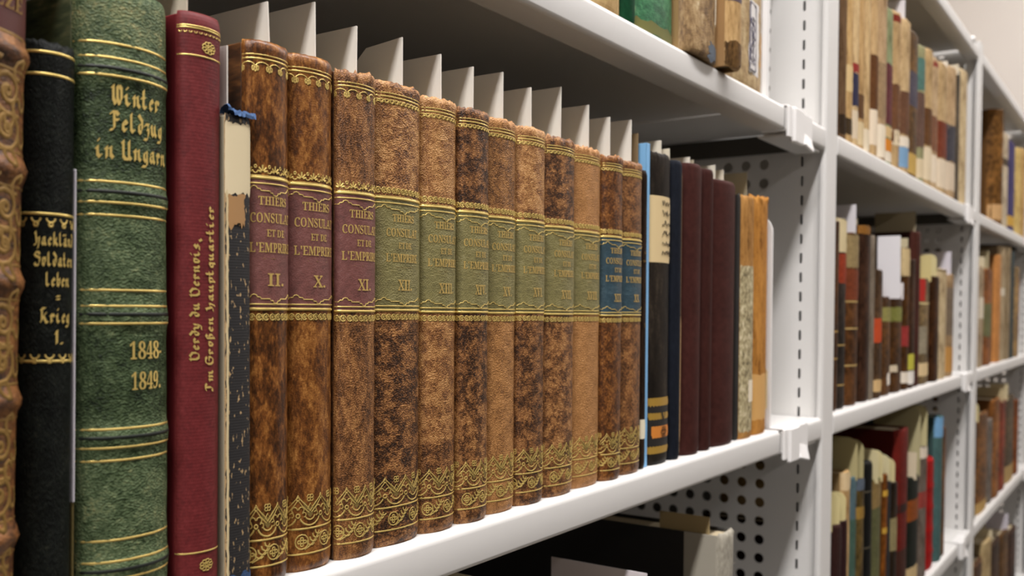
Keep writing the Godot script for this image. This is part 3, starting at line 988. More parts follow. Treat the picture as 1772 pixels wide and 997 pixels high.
	hn.frequency = 1.0
	for j in 7:      # the frayed blue cap curls over the head
		for i in 12:
			var v := []
			for q in [[i, j], [i + 1, j], [i + 1, j + 1], [i, j + 1]]:
				var u: float = q[0] / 12.0 * 2.0 - 1.0
				var a: float = q[1] / 7.0 * PI * 1.1
				var r := 0.0026 + 0.0012 * hn.get_noise_2d(u * 3.0, a)
				v.append(Vector3(u * 0.0062 + 0.0014 * (1.0 if u > 0.6 else 0.0), 0.1905 + sin(a) * r + 0.0012 * hn.get_noise_2d(u * 4.0, 3.0) + (0.0016 if u < -0.5 else 0.0), 0.0016 + cos(a) * r - 0.0014))
			quad(st, v[0], v[1], v[2], v[3], (v[1] - v[0]).cross(v[3] - v[0]).normalized())
	put("head_cloth", st.commit(), M.blue_cloth, t, "frayed blue cloth")
	put("tail_cloth", patch_mesh(sp, 0.001, 0.0075, -0.97, 0.97, 0.0006, 12, 0.003), M.blue_cloth, t, "frayed blue cloth")
	st = start()
	var cp := PackedVector2Array()
	for i in 60:
		cp.append(Vector2(-sp.half * 0.80 + 0.0004 * hn.get_noise_2d(i * 0.8, 9.0), 0.004 + i * 0.0030))
	gild(st, sp, cp, 0.0009, 0.0003)
	put("worn_edge", st.commit(), plain("cbb98e", 0.85), t)
	slip("narrow white card in front of the first uniform volume's board", grp, -0.8285, Y_L, 0.2195, -0.010, 0.035, "ece7df", 0.0305)

	# right of the set
	grp = "volumes right of the uniform set"
	t = volume("bound_volume", "very thin dark brown volume with a cream tag, beside the blue folder", grp, -0.4634, -0.4566, Y_L, 0.2150, -0.0066, {"spine": tint("mottle", "3a2a1e"), "board": tint("mottle", "2c2018"), "b": 0.002, "nx": 10, "ny": 20, "seed": 82})
	sp = t.get_meta("sp")
	st = start()
	roman(st, sp, "Gesch.", 0.0, 0.1500, 0.0016, 0.0050)
	roman(st, sp, "Lit.", 0.0, 0.1560, 0.0016, 0.0034)
	roman(st, sp, "L.", 0.0, 0.1040, 0.0028, 0.0024)
	put("lettering", st.commit(), M.gold_old, t)
	put("spine_label", patch_mesh(sp, 0.022, 0.036, -0.9, 0.9, 0.0004, 8), plain("e6dcc0", 0.8), t, "cream shelf tag")
	slip("brown card standing in the thin dark brown volume", grp, -0.4600, Y_L, 0.2420, -0.0135, 0.03, "8b7658", 0.0315)

	t = thing("folder", "thin light blue card folder standing beside the last uniform volume", "folder", Vector3(-0.4520, Y_L, -0.0092), grp)
	st = start()
	for s in [-1.0, 1.0]:
		bev(st, Vector3(s * 0.0024, 0.1178, -0.07), Vector3(0.0006, 0.2355, 0.14), 0.0002)
	bev(st, Vector3(0, 0.1178, -0.0004), Vector3(0.0054, 0.2355, 0.0008), 0.0003)
	put("cover", st.commit(), plain("7fb6e2", 0.6), t)
	put("page_block", bev_mesh(Vector3(0, 0.116, -0.07), Vector3(0.0038, 0.230, 0.134), 0.0003), M.pages, t)

	# black volume with cream label and orange foot label
	tx = hide_tex(505, 96, 768, [[0.0, "14110e"], [0.6, "2a241e"], [1.0, "4d4336"]], 0.5, 0.3, 0.2, 1.2, 0, 6, 10.0)
	t = volume("bound_volume", "black volume with cream handwritten label and orange and gold label at its foot", grp, -0.4475, -0.4130, Y_L, 0.2312, -0.006, {"spine": skin(tx, Color.WHITE, 0.5, TEX["weave"], 0.02, 0.2), "board": M.black_cloth, "b": 0.007, "nx": 20, "ny": 30, "seed": 83, "ragged": 0.002})
	sp = t.get_meta("sp")
	lab = put("paper_label", patch_mesh(sp, 0.1500, 0.1990, -0.97, 0.96, 0.0005, 14), plain("d5bd8d", 0.85), t, "cream paper label")
	st = start()
	gild_base = 0.0006
	var wr := RandomNumberGenerator.new()
	wr.seed = 9
	for i in 6:     # handwriting
		var p := PackedVector2Array()
		var y := 0.194 - i * 0.0074
		for a in 14:
			p.append(Vector2(sp.half * -0.25 + a * 0.0011, y + wr.randf_range(-0.0022, 0.0022)))
		gild(st, sp, p, 0.0004, 0.0004)
	put("handwriting", st.commit(), plain("3b2f22", 0.8), lab)
	gild_base = 0.0
	lab = put("foot_label", patch_mesh(sp, 0.0085, 0.0500, -0.97, 0.97, 0.0005, 14), plain("1b1714", 0.6), t, "orange and gold foot label")
	put("gold_band", patch_mesh(sp, 0.0420, 0.0500, -0.96, 0.96, 0.0009, 12), M.label_gold, lab)
	put("gold_band", patch_mesh(sp, 0.0085, 0.0155, -0.96, 0.96, 0.0009, 12), M.label_gold, lab)
	put("gold_panel", patch_mesh(sp, 0.0320, 0.0405, -0.80, 0.55, 0.0009, 12), M.label_gold, lab)
	put("orange_panel", patch_mesh(sp, 0.0185, 0.0305, -0.62, 0.52, 0.0009, 12), plain("cf7f2e", 0.6), lab)
	st = start()
	gild_base = 0.001
	roman(st, sp, "V", -0.001, 0.0362, 0.0062, 0.0080, 0.0012)
	for a in 6:
		garc(st, sp, Vector2(0.0, 0.0245) + Vector2(cos(a * 1.05), sin(a * 1.05)) * 0.0028, 0.0014, 0.0014, 0, 360, 0.0005, 7)
	put("lettering", st.commit(), plain("1b1714", 0.6), lab)
	gild_base = 0.0

	t = volume("bound_volume", "slim navy black binder with rounded spine and cream page edges", grp, -0.4120, -0.3965, Y_L, 0.2290, -0.005, {"spine": tint("cloth", "1e222b"), "board": tint("cloth", "1a1e26"), "b": 0.007, "nx": 16, "ny": 14, "seed": 84})
	t = volume("bound_volume", "thin buff volume between the navy binder and the first maroon volume", grp, -0.3960, -0.3885, Y_L, 0.2240, -0.010, {"spine": tint("vellum", "b79a76"), "board": tint("vellum", "c0a888"), "b": 0.002, "nx": 8, "ny": 14, "seed": 85, "ragged": 0.004})
	sp = t.get_meta("sp")
	put("spine_label", patch_mesh(sp, 0.012, 0.11, -0.9, 0.9, 0.0004, 8, 0.002), plain("c09a68", 0.8), t, "torn tan paper strip")
	var mar := ["wide smooth dark maroon volume next to the navy binder", "narrow smooth dark maroon volume between two wider maroon ones", "wide smooth dark maroon volume nearest the tan books"]
	var mx := [[-0.3880, -0.3545, 0.2305], [-0.3540, -0.3350, 0.2298], [-0.3345, -0.2750, 0.2245]]
	for i in 3:
		volume("bound_volume", mar[i], "smooth maroon volumes", mx[i][0], mx[i][1], Y_L, mx[i][2], -0.0045, {"spine": tint("cloth", "4a2823" if i != 1 else "43241f"), "board": tint("cloth", "3c1f1c"), "b": [0.011, 0.0075, 0.013][i], "nx": 22, "ny": 16, "seed": 86 + i, "d": 0.15})
	volume("bound_volume", "thin charcoal volume between the last maroon volume and the marbled one", grp, -0.2745, -0.2692, Y_L, 0.2180, -0.008, {"spine": tint("cloth", "3f3d3a"), "board": tint("cloth", "3a3835"), "b": 0.0015, "nx": 8, "ny": 12, "seed": 90})
	t = volume("bound_volume", "tan volume with grey marbled lower spine and a cream shelf tag", grp, -0.2688, -0.2375, Y_L, 0.2175, -0.005, {"spine": tint("vellum", "b98a50"), "board": tint("vellum", "a98450"), "b": 0.005, "nx": 14, "ny": 30, "seed": 91, "ragged": 0.003})
	sp = t.get_meta("sp")
	put("spine_label", patch_mesh(sp, 0.006, 0.155, -0.95, 0.95, 0.0004, 10, 0.002), M.marble, t, "grey marbled paper")
	put("spine_label", patch_mesh(sp, 0.032, 0.053, -0.1, 0.9, 0.0008, 10, 0.0008), plain("e9dcc2", 0.8), t, "cream shelf tag")
	t = volume("bound_volume", "orange tan volume with torn paper head beside the white bookend", grp, -0.2370, -0.1960, Y_L, 0.2205, -0.006, {"spine": tint("vellum", "c58c46"), "board": tint("vellum", "b8813e"), "b": 0.006, "nx": 20, "ny": 40, "seed": 92, "ragged": 0.009})
	sp = t.get_meta("sp")
	put("spine_label", patch_mesh(sp, 0.014, 0.056, -0.9, 0.6, 0.0004, 10, 0.002), plain("d0a05c", 0.8), t, "paler paper strip")
	put("torn_flap", patch_mesh(sp, 0.02, 0.06, 0.62, 0.98, 0.0032, 6, 0.004), plain("e8cf9c", 0.85), t, "torn cream paper flap")
	# cards in them
	var rows := [[-0.4250, 0.2420, -0.012, 0.03, "f0e9d8", 0.2312], [-0.4100, 0.2380, -0.012, 0.03, "efe6d0", 0.229], [-0.3680, 0.2375, -0.014, 0.03, "eee8da", 0.2305], [-0.3560, 0.2370, -0.016, 0.03, "cfc5ae", 0.2305],
		[-0.3200, 0.2370, -0.012, 0.035, "f0ead9", 0.2245], [-0.2920, 0.2368, -0.016, 0.03, "f3ead6", 0.2245], [-0.2250, 0.2430, -0.020, 0.035, "bdb59c", 0.2205]]
	var lbs := ["cream card in the black volume with the cream label", "small cream card between the black volume and the navy binder", "cream card in the first wide maroon volume", "grey beige card leaning out of the first wide maroon volume's edge",
		"broad cream card at the left in the last wide maroon volume", "narrow cream card at the right in the last wide maroon volume", "grey green card standing in the orange tan volume"]
	for i in 7:
		var r = rows[i]
		slip(lbs[i], "cards in the volumes right of the set", r[0], Y_L, r[1], r[2], r[3], r[4], r[1] - r[5] + 0.0045, false, 0.02 * sin(i * 2.0))

	# white steel bookend
	t = thing("bookend", "white steel bookend plate with a rounded corner, against the orange tan volume", "bookend", Vector3(-0.1745, Y_L, -0.012))
	var prof := PackedVector2Array([Vector2(0, 0)])
	prof.append_array(arc(Vector2(-0.018, 0.2085 - 0.018), 0.018, 0, 90, 8))
	prof.append_array(PackedVector2Array([Vector2(-0.12, 0.2085), Vector2(-0.12, 0)]))
	st = start()
	sweep(st, prof, -0.0012, 0.0012)
	put("plate", st.commit(), M.plastic, t)
	put("foot", bev_mesh(Vector3(0.02, 0.0007, -0.07), Vector3(0.04, 0.0012, 0.09), 0.0004), M.plastic, t)

func upper_near_books() -> void:
	var grp := "volumes on the upper shelf of the nearest bay"
	var t: Node3D
	volume("bound_volume", "cream volume with marbled edge, leftmost in view on the upper shelf", grp, -0.5460, -0.5005, Y_U, 0.25, -0.004, {"spine": tint("vellum", "cdb080"), "board": tint("vellum", "b59a70"), "seed": 101, "nx": 12, "ny": 20, "b": 0.006})
	volume("bound_volume", "narrow dark green cloth volume with smooth spine, upper shelf", grp, -0.5000, -0.4785, Y_U, 0.25, -0.004, {"spine": tint("cloth", "174a2e"), "board": tint("vellum", "b8b07c"), "seed": 102, "nx": 14, "ny": 14, "b": 0.008})
	var tx := hide_tex(506, 128, 512, [[0.0, "0f3a22"], [0.5, "2d6a42"], [0.8, "4d8a5c"], [1.0, "8aa878"]], 0.4, 0.4, 0.3, 1.2, 6, 1, 20.0)
	t = volume("bound_volume", "wide mottled green volume with frayed olive foot, upper shelf", grp, -0.4780, -0.4125, Y_U, 0.25, -0.004, {"spine": skin(tx, Color.WHITE, 0.5, TEX["pebble"], 0.02), "board": tint("vellum", "a8a068"), "seed": 103, "nx": 16, "ny": 30, "b": 0.009, "wob": 0.0008})
	var sp: Dictionary = t.get_meta("sp")
	put("worn_foot", patch_mesh(sp, 0.001, 0.009, -0.95, 0.95, 0.0006, 14, 0.004), plain("6c6a34", 0.85), t, "frayed olive foot")
	tx = hide_tex(507, 128, 512, [[0.0, "4a3420"], [0.4, "8a6c44"], [0.75, "b3966a"], [1.0, "d3bf98"]], 0.4, 0.4, 0.3, 1.4, 0, 3, 24.0)
	t = volume("bound_volume", "worn tan parchment volume with cream tag over its edge and blue grey foot", grp, -0.4120, -0.3490, Y_U, 0.25, 0.005, {"spine": skin(tx, Color.WHITE, 0.6, TEX["pebble"], 0.03), "board": tint("vellum", "a58a60"), "seed": 104, "nx": 16, "ny": 30, "b": 0.010, "wob": 0.0008})
	sp = t.get_meta("sp")
	put("spine_label", patch_mesh(sp, 0.030, 0.078, 0.38, 0.92, 0.0006, 8), plain("e3d8bf", 0.8), t, "cream tag")
	put("worn_foot", patch_mesh(sp, 0.001, 0.013, 0.1, 0.95, 0.0006, 12, 0.004), plain("5d6670", 0.85), t, "blue grey worn foot")
	t = volume("bound_volume", "buff volume with dark purple bands overhanging the shelf edge", grp, -0.3485, -0.3245, Y_U, 0.25, 0.014, {"spine": tint("vellum", "c9a878"), "board": tint("vellum", "a5845c"), "seed": 105, "nx": 14, "ny": 30, "b": 0.008})
	sp = t.get_meta("sp")
	put("spine_label", patch_mesh(sp, 0.052, 0.082, -0.95, 0.95, 0.0005, 10), plain("50404a", 0.7), t, "dark purple band")
	put("spine_label", patch_mesh(sp, 0.094, 0.240, -0.95, 0.95, 0.0005, 10), plain("55475a", 0.7), t, "dark purple band")
	put("worn_foot", patch_mesh(sp, 0.0005, 0.020, -0.96, 0.96, 0.0006, 12, 0.003), tint("mottle", "7a5a34"), t, "brown worn foot")
	tx = hide_tex(508, 160, 512, [[0.0, "6b5232"], [0.4, "a88a5c"], [0.75, "cbb284"], [1.0, "e2d2aa"]], 0.4, 0.4, 0.3, 1.3, 6, 5, 16.0)
	t = volume("bound_volume", "wide pale parchment volume with a framed white label, end of the upper shelf", grp, -0.3240, -0.2180, Y_U, 0.25, -0.004, {"spine": skin(tx, Color.WHITE, 0.65, TEX["pebble"], 0.03), "board": tint("vellum", "b79a6c"), "seed": 106, "nx": 20, "ny": 30, "b": 0.009, "wob": 0.0012})
	sp = t.get_meta("sp")
	var lab := put("spine_label", patch_mesh(sp, 0.014, 0.078, 0.05, 0.42, 0.0006, 8), plain("e2ddd8", 0.8), t, "white label with a dark frame")
	var st := start()
	gild_base = 0.0006
	var a0: float = 0.07 * sp.half
	var a1: float = 0.40 * sp.half
	gild(st, sp, PackedVector2Array([Vector2(a0, 0.017), Vector2(a1, 0.017), Vector2(a1, 0.075), Vector2(a0, 0.075), Vector2(a0, 0.017)]), 0.0008, 0.0008)
	var wr := RandomNumberGenerator.new()
	wr.seed = 31
	for q in [0.3, 0.62]:
		var p := PackedVector2Array()
		for i in 18:
			p.append(Vector2(lerpf(a0, a1, q) + wr.randf_range(-0.003, 0.003), 0.022 + i * 0.0024))
		gild(st, sp, p, 0.0008, 0.0008)
	put("handwriting", st.commit(), plain("4a4660", 0.8), lab)
	gild_base = 0.0
	put("spine_label", patch_mesh(sp, 0.026, 0.058, 0.55, 0.78, 0.0006, 8, 0.001), plain("d09a4e", 0.8), t, "orange paper strip")
	put("spine_label", patch_mesh(sp, 0.040, 0.080, -0.62, -0.5, 0.0006, 6), plain("e0cfa6", 0.8), t, "narrow cream strip")
	t = thing("bookend", "white steel bookend plate on the upper shelf beside the pale parchment volume", "bookend", Vector3(-0.2010, Y_U, -0.010))
	put("plate", bev_mesh(Vector3(0, 0.115, -0.06), Vector3(0.014, 0.23, 0.12), 0.003), M.plastic, t)

func lower_near_books() -> void:
	var grp := "volumes on the lower shelf of the nearest bay"
	var t := volume("bound_volume", "tall dark folio with grey linen spine under the main shelf", grp, -0.3300, -0.2960, Y_LL, 0.2385, 0.002, {"spine": M.linen, "board": M.black_cloth, "b": 0.005, "nx": 14, "ny": 24, "ragged": 0.004, "seed": 111, "d": 0.27})
	var st := start()
	bev(st, Vector3(-0.0172, 0.119, -0.0145), Vector3(0.0006, 0.2375, 0.029), 0.0002)
	put("linen_strip", st.commit(), M.linen, t, "grey linen strip along the joint")
	st = start()
	var rg := RandomNumberGenerator.new()
	rg.seed = 8
	for i in 26:     # frayed threads at the head of the spine
		var a := Vector3(rg.randf_range(0.002, 0.0165), 0.2385 - rg.randf() * 0.035, rg.randf_range(-0.001, 0.004))
		var b := a + Vector3(rg.randf_range(-0.001, 0.005), rg.randf_range(-0.002, 0.005), rg.randf_range(0.0, 0.004))
		quad(st, a, b, b + Vector3(0, 0.0004, 0.0002), a + Vector3(0, 0.0005, 0), Vector3(0, 0, 1))
	put("frayed_threads", st.commit(), M.linen, t)
	slip("tan card standing in the tall dark folio", grp, -0.3230, Y_LL, 0.2510, -0.012, 0.046, "b5a075", 0.0165)
	var xs := [[-0.63, -0.585, 0.205, "6a4a2e"], [-0.584, -0.535, 0.196, "4a3a2c"], [-0.534, -0.490, 0.188, "77603e"], [-0.489, -0.445, 0.190, "5a3624"]]
	var lb := ["brown volume low on the lower shelf under the beige card", "dark brown volume beneath the row of cards, lower shelf", "olive brown volume low on the lower shelf next to the russet one", "russet volume holding the white sheet, lower shelf"]
	for i in 4:
		volume("bound_volume", lb[i], grp, xs[i][0], xs[i][1], Y_LL, xs[i][2], -0.004, {"spine": tint("mottle", xs[i][3]), "board": tint("mottle", xs[i][3]), "seed": 112 + i})
	slip("white sheet standing in the russet volume on the lower shelf", grp, -0.4680, Y_LL, 0.2380, 0.001, 0.080, "e6dee2", 0.052)
	slip("beige card standing on the lower shelf left of the white sheet", grp, -0.6080, Y_LL, 0.2600, -0.03, 0.060, "b3a88c", 0.059)
	slip("second tan card peeping out right of the white sheet", grp, -0.4560, Y_LL, 0.2340, -0.012, 0.05, "b79d62", 0.048)

func far_rows() -> void:
	# second bay, upper shelf
	far_book("dark brown frayed volume right beside the first upright, upper shelf of second bay", "parchment volumes on the upper shelf of the second bay", 0.0425, 0.0609, Y_U, 0.255, "6b5138", "vellum", [[0.029, 0.121, "3a2c1e"]])
	far_book("tan volume with flaking torn spine, second book on the second bay upper shelf", "parchment volumes on the upper shelf of the second bay", 0.0618, 0.0918, Y_U, 0.255, "c3a06a", "vellum", [[0.241, 0.362, "d9bd8a"], [0.044, 0.119, "4a3a26"]])
	far_book("cream volume with small red and navy spine labels over a torn white strip", "parchment volumes on the upper shelf of the second bay", 0.0927, 0.1213, Y_U, 0.255, "cfb283", "vellum", [[0.353, 0.396, "9c3a33"], [0.196, 0.352, "3d3b52"], [0.043, 0.177, "dccbb0", 0.1, 0.6]])
	far_book("tan volume with brown lower spine beside the red and navy labelled volume", "parchment volumes on the upper shelf of the second bay", 0.1222, 0.1489, Y_U, 0.255, "bd9a67", "vellum", [[0.157, 0.274, "6e4f34"], [0.030, 0.142, "d8c39b"]])
	far_book("plain straw coloured narrow volume left of the volume with a tall brown label", "parchment volumes on the upper shelf of the second bay", 0.1500, 0.1746, Y_U, 0.255, "c9ab7b", "vellum", [[0.015, 0.124, "e2d3b8"]])
	far_book("straw volume with one tall dark brown title label and white shelf tag", "parchment volumes on the upper shelf of the second bay", 0.1757, 0.2066, Y_U, 0.255, "c2a273", "vellum", [[0.213, 0.505, "6a4426"], [0.061, 0.248, "ead9c0"]])
	far_book("buff volume with a plain spine and a wide white tag at the foot", "parchment volumes on the upper shelf of the second bay", 0.2077, 0.2516, Y_U, 0.255, "b89a74", "vellum", [[0.217, 0.497, "a98c68"], [0.019, 0.186, "eee0c8"]])
	far_book("grey green volume with maroon middle and small orange tag at foot", "parchment volumes on the upper shelf of the second bay", 0.2527, 0.2993, Y_U, 0.211, "8d9a72", "vellum", [[0.260, 0.646, "6d3a3c"], [0.180, 0.247, "d6b784"], [0.091, 0.169, "d9882f"], [0.026, 0.089, "e8dcc8"]])
	far_book("tan volume with red head band and brown lower spine and cream tag", "parchment volumes on the upper shelf of the second bay", 0.3005, 0.3435, Y_U, 0.218, "bd9f70", "vellum", [[0.930, 0.975, "8c3527"], [0.156, 0.542, "7a5236"], [0.156, 0.257, "e5d4b3", 0.2, 0.85]])
	far_book("tan volume with brown lower spine and a small light blue tag at the foot", "parchment volumes on the upper shelf of the second bay", 0.3448, 0.3903, Y_U, 0.218, "c2a67b", "vellum", [[0.252, 0.530, "74503a"], [0.173, 0.239, "e9dcc9"], [0.039, 0.170, "7fa3c4", 0.1, 0.6]])
	far_book("brown mottled leather volume taller than its neighbours, yellowed at the foot", "parchment volumes on the upper shelf of the second bay", 0.3931, 0.4695, Y_U, 0.216, "7c5b34", "mottle", [[0.493, 0.727, "5c5560"], [0.034, 0.173, "c7a55c"]])
	far_book("olive volume with teal stripes and pale dented head beside the brown mottled volume", "parchment volumes on the upper shelf of the second bay", 0.4710, 0.5112, Y_U, 0.210, "9a9a72", "vellum", [[0.673, 0.906, "5e8478"], [0.261, 0.658, "71574a"], [0.039, 0.180, "dcc9a6"]])
	far_book("tan volume with brown lower half, fifth parchment spine right of the blue tag", "parchment volumes on the upper shelf of the second bay", 0.5127, 0.5648, Y_U, 0.215, "bfa171", "vellum", [[0.302, 0.568, "6f4a2b"], [0.048, 0.287, "e4d2b2", 0.1, 0.8]])
	far_book("pale tan volume with a dull red strip and tall white foot tag", "parchment volumes on the upper shelf of the second bay", 0.5665, 0.6165, Y_U, 0.213, "c4a883", "vellum", [[0.932, 0.970, "a2493a"], [0.292, 0.560, "8d6148"], [0.061, 0.269, "ecdcc4"]])
	far_book("tan volume with russet red lower label under a white folded head", "parchment volumes on the upper shelf of the second bay", 0.6183, 0.6900, Y_U, 0.217, "c0a477", "vellum", [[0.272, 0.553, "83402a"], [0.045, 0.265, "e7d5bb"]])
	far_book("tan volume with slate grey lower spine near the second upright", "parchment volumes on the upper shelf of the second bay", 0.6919, 0.7694, Y_U, 0.227, "bea079", "vellum", [[0.280, 0.558, "4d4a50"], [0.062, 0.272, "dcc9b0"]])
	far_book("thin dark grey brown volume pressed against a cream paperback", "parchment volumes on the upper shelf of the second bay", 0.7715, 0.8159, Y_U, 0.238, "5b5142", "mottle", [])
	far_book("cream paperback with plain curled spine, last book on second bay upper shelf", "parchment volumes on the upper shelf of the second bay", 0.8180, 0.9012, Y_U, 0.249, "cdb78f", "vellum", [])
	# second bay, middle shelf
	far_book("dark brown leather volume with gold lines right beside the first upright, middle shelf", "old volumes on the middle shelf of the second bay", 0.0225, 0.0484, Y_L, 0.219, "5b3d24", "mottle", [[0.413, 0.423, "b79457"], [0.270, 0.280, "b79457"]])
	far_book("black volume with cream head and red lattice label, middle shelf of second bay", "old volumes on the middle shelf of the second bay", 0.0494, 0.0823, Y_L, 0.224, "3c342d", "mottle", [[0.820, 0.996, "d6c59c"], [0.658, 0.815, "a5442a"], [0.332, 0.339, "c9a766"], [0.122, 0.130, "c9a766"]])
	far_book("thick brown leather volume with red brown label and pale mottled head", "old volumes on the middle shelf of the second bay", 0.0833, 0.1556, Y_L, 0.210, "6a4629", "mottle", [[0.798, 0.995, "a58e62"], [0.612, 0.792, "85442a"], [0.598, 0.608, "c8a86a"], [0.442, 0.452, "c8a86a"], [0.228, 0.239, "c8a86a"]], .03)
	far_book("dark brown volume with an orange worn head next to the thick brown volume", "old volumes on the middle shelf of the second bay", 0.1567, 0.1953, Y_L, 0.224, "4a3224", "mottle", [[0.947, 0.996, "9c6a30"]])
	far_book("thin grey pamphlet volume between two dark brown leather volumes", "old volumes on the middle shelf of the second bay", 0.1964, 0.2105, Y_L, 0.213, "7d7266", "vellum", [])
	far_book("brown volume with a bright orange red label in its middle", "old volumes on the middle shelf of the second bay", 0.2117, 0.2571, Y_L, 0.171, "5e4630", "mottle", [[0.432, 0.619, "c4502c", 0, 0.55], [0.052, 0.145, "d9b782"]])
	far_book("olive labelled brown volume under the white papers, first of the pair", "old volumes on the middle shelf of the second bay", 0.2583, 0.3202, Y_L, 0.136, "6b4826", "mottle", [[0.742, 0.889, "a8a05c"], [0.102, 0.228, "eee6da", 0.45, 0.95]])
	far_book("olive labelled brown volume with dark streak, second of the pair", "old volumes on the middle shelf of the second bay", 0.3229, 0.3871, Y_L, 0.137, "5a3c20", "mottle", [[0.733, 0.885, "98984e"], [0.214, 0.285, "d8c8ac", 0.1, 0.4]])
	far_book("tall brown volume with big tan square label high on its spine", "old volumes on the middle shelf of the second bay", 0.3886, 0.4204, Y_L, 0.209, "5a3c20", "mottle", [[0.796, 0.991, "c9b285"], [0.304, 0.448, "a43c38", 0.1, 0.6], [0.048, 0.128, "eadfce"]])
	far_book("brown volume with yellow green label above a white tag at its foot", "old volumes on the middle shelf of the second bay", 0.4219, 0.4631, Y_L, 0.194, "4c3423", "mottle", [[0.142, 0.265, "c0ba4a"], [0.036, 0.135, "eee8e0"]])
	far_book("tall dark maroon folio rising above all its neighbours on the middle shelf", "old volumes on the middle shelf of the second bay", 0.4647, 0.5012, Y_L, 0.238, "4a2a22", "cloth", [])
	far_book("grey tan volume with a small bright red label near its head", "old volumes on the middle shelf of the second bay", 0.5029, 0.5844, Y_L, 0.168, "8b7450", "mottle", [[0.780, 0.992, "b5332c", 0, 0.4], [0.754, 0.769, "d8c690"], [0.289, 0.546, "a89c82", 0, 0.5], [0.078, 0.203, "e3c99a"]])
	far_book("dark brown plain leather volume left of the cream paper spine", "old volumes on the middle shelf of the second bay", 0.5881, 0.6417, Y_L, 0.173, "4a2e19", "mottle", [])
	far_book("cream paper spine volume, second last on the middle shelf", "old volumes on the middle shelf of the second bay", 0.6437, 0.7345, Y_L, 0.188, "cdb991", "vellum", [[0.976, 0.992, "8d7a58"]])
	far_book("thin buff volume with torn orange foot at the end of the middle shelf", "old volumes on the middle shelf of the second bay", 0.7367, 0.7923, Y_L, 0.182, "a58a66", "vellum", [[0.402, 0.864, "877561"], [0.046, 0.291, "c08e4e"]])
	# second bay, lower shelf
	far_book("short dark maroon binder volume, first of the matching three by the upright", "mixed bindings on the lower shelf of the second bay", 0.0127, 0.0346, Y_LL, 0.178, "3a2522", "cloth", [])
	far_book("dark maroon binder volume, middle of the matching three", "mixed bindings on the lower shelf of the second bay", 0.0354, 0.0684, Y_LL, 0.177, "3a2522", "cloth", [])
	far_book("dark maroon binder volume, last and tallest of the matching three", "mixed bindings on the lower shelf of the second bay", 0.0693, 0.0860, Y_LL, 0.178, "342120", "cloth", [])
	far_book("tan volume with brown board and torn cream head behind the maroon binders", "mixed bindings on the lower shelf of the second bay", 0.0869, 0.1141, Y_LL, 0.232, "c3a06c", "vellum", [[0.904, 0.995, "d9c096"]])
	far_book("blue grey cloth volume with rubbed spine, lower shelf of second bay", "mixed bindings on the lower shelf of the second bay", 0.1150, 0.1405, Y_LL, 0.222, "5a6f74", "cloth", [[0.004, 0.765, "4f6a5c"]])
	far_book("olive brown volume with blue grey head next to the tall black volume", "mixed bindings on the lower shelf of the second bay", 0.1415, 0.1710, Y_LL, 0.217, "6d5a34", "mottle", [[0.928, 0.996, "66717e"], [0.761, 0.833, "a8843e"]])
	far_book("tall black volume standing over its neighbours on the lower shelf", "mixed bindings on the lower shelf of the second bay", 0.1720, 0.2122, Y_LL, 0.232, "161614", "cloth", [[0.836, 0.843, "6a6250"], [0.525, 0.532, "6a6250"]])
	far_book("green grey cloth volume with tan upper third of its spine", "mixed bindings on the lower shelf of the second bay", 0.2133, 0.2729, Y_LL, 0.204, "646443", "cloth", [[0.811, 0.996, "9a7f4e"]])
	far_book("thin orange brown volume with gold bands beside the green grey volume", "mixed bindings on the lower shelf of the second bay", 0.2740, 0.2902, Y_LL, 0.204, "8a5526", "mottle", [[0.850, 0.892, "c49a3e"], [0.600, 0.641, "c49a3e"]])
	far_book("black green volume with rubbed dark head, lower shelf", "mixed bindings on the lower shelf of the second bay", 0.2914, 0.3324, Y_LL, 0.191, "23272a", "cloth", [])
	far_book("dark brown volume with hanging pale torn spine cloth", "mixed bindings on the lower shelf of the second bay", 0.3336, 0.3703, Y_LL, 0.183, "35281c", "mottle", [[0.463, 0.724, "a29468"]])
	far_book("large red folio with rubbed spine leaning over the lower shelf books", "mixed bindings on the lower shelf of the second bay", 0.3716, 0.4405, Y_LL, 0.254, "6d261f", "cloth", [[0.518, 0.566, "3a2520"], [0.004, 0.300, "4a2a20"]])
	far_book("dark green volume with orange label and cream tag low on the spine", "mixed bindings on the lower shelf of the second bay", 0.4419, 0.5199, Y_LL, 0.174, "1f231c", "cloth", [[0.610, 0.798, "99501e"], [0.081, 0.204, "cbb183", 0.1, 0.9]])
	far_book("grey volume with pinkish label and white frayed head", "mixed bindings on the lower shelf of the second bay", 0.5215, 0.5705, Y_LL, 0.212, "6f645c", "vellum", [[0.910, 0.995, "e0d3c0"], [0.536, 0.661, "a0473e"]])
	far_book("bright red volume with raised bands on the lower shelf of second bay", "mixed bindings on the lower shelf of the second bay", 0.5722, 0.6520, Y_LL, 0.183, "a51412", "cloth", [], .016, [.15, .35, .55, .75])
	far_book("tall thin teal volume with light blue head", "mixed bindings on the lower shelf of the second bay", 0.6538, 0.6973, Y_LL, 0.249, "4f6b68", "cloth", [[0.853, 0.996, "76a5cc"]])
	far_book("thin brown volume standing against the second upright on the lower shelf", "mixed bindings on the lower shelf of the second bay", 0.6992, 0.7351, Y_LL, 0.225, "7c5534", "mottle", [])
	# third bay, upper shelf
	far_book("thick brown gilt mottled volume with raised bands beside the second upright", "volumes on the upper shelf of the third bay", 1.3110, 1.3672, Y_U, 0.262, "8a6236", "mottle", [[0.049, 0.180, "c8a070"]], .03, [.2, .38, .56, .74])
	far_book("cream volume with small dark label, upper shelf of third bay", "volumes on the upper shelf of the third bay", 1.3729, 1.4902, Y_U, 0.222, "cdbfa6", "vellum", [[0.650, 0.729, "5a4a38"]])
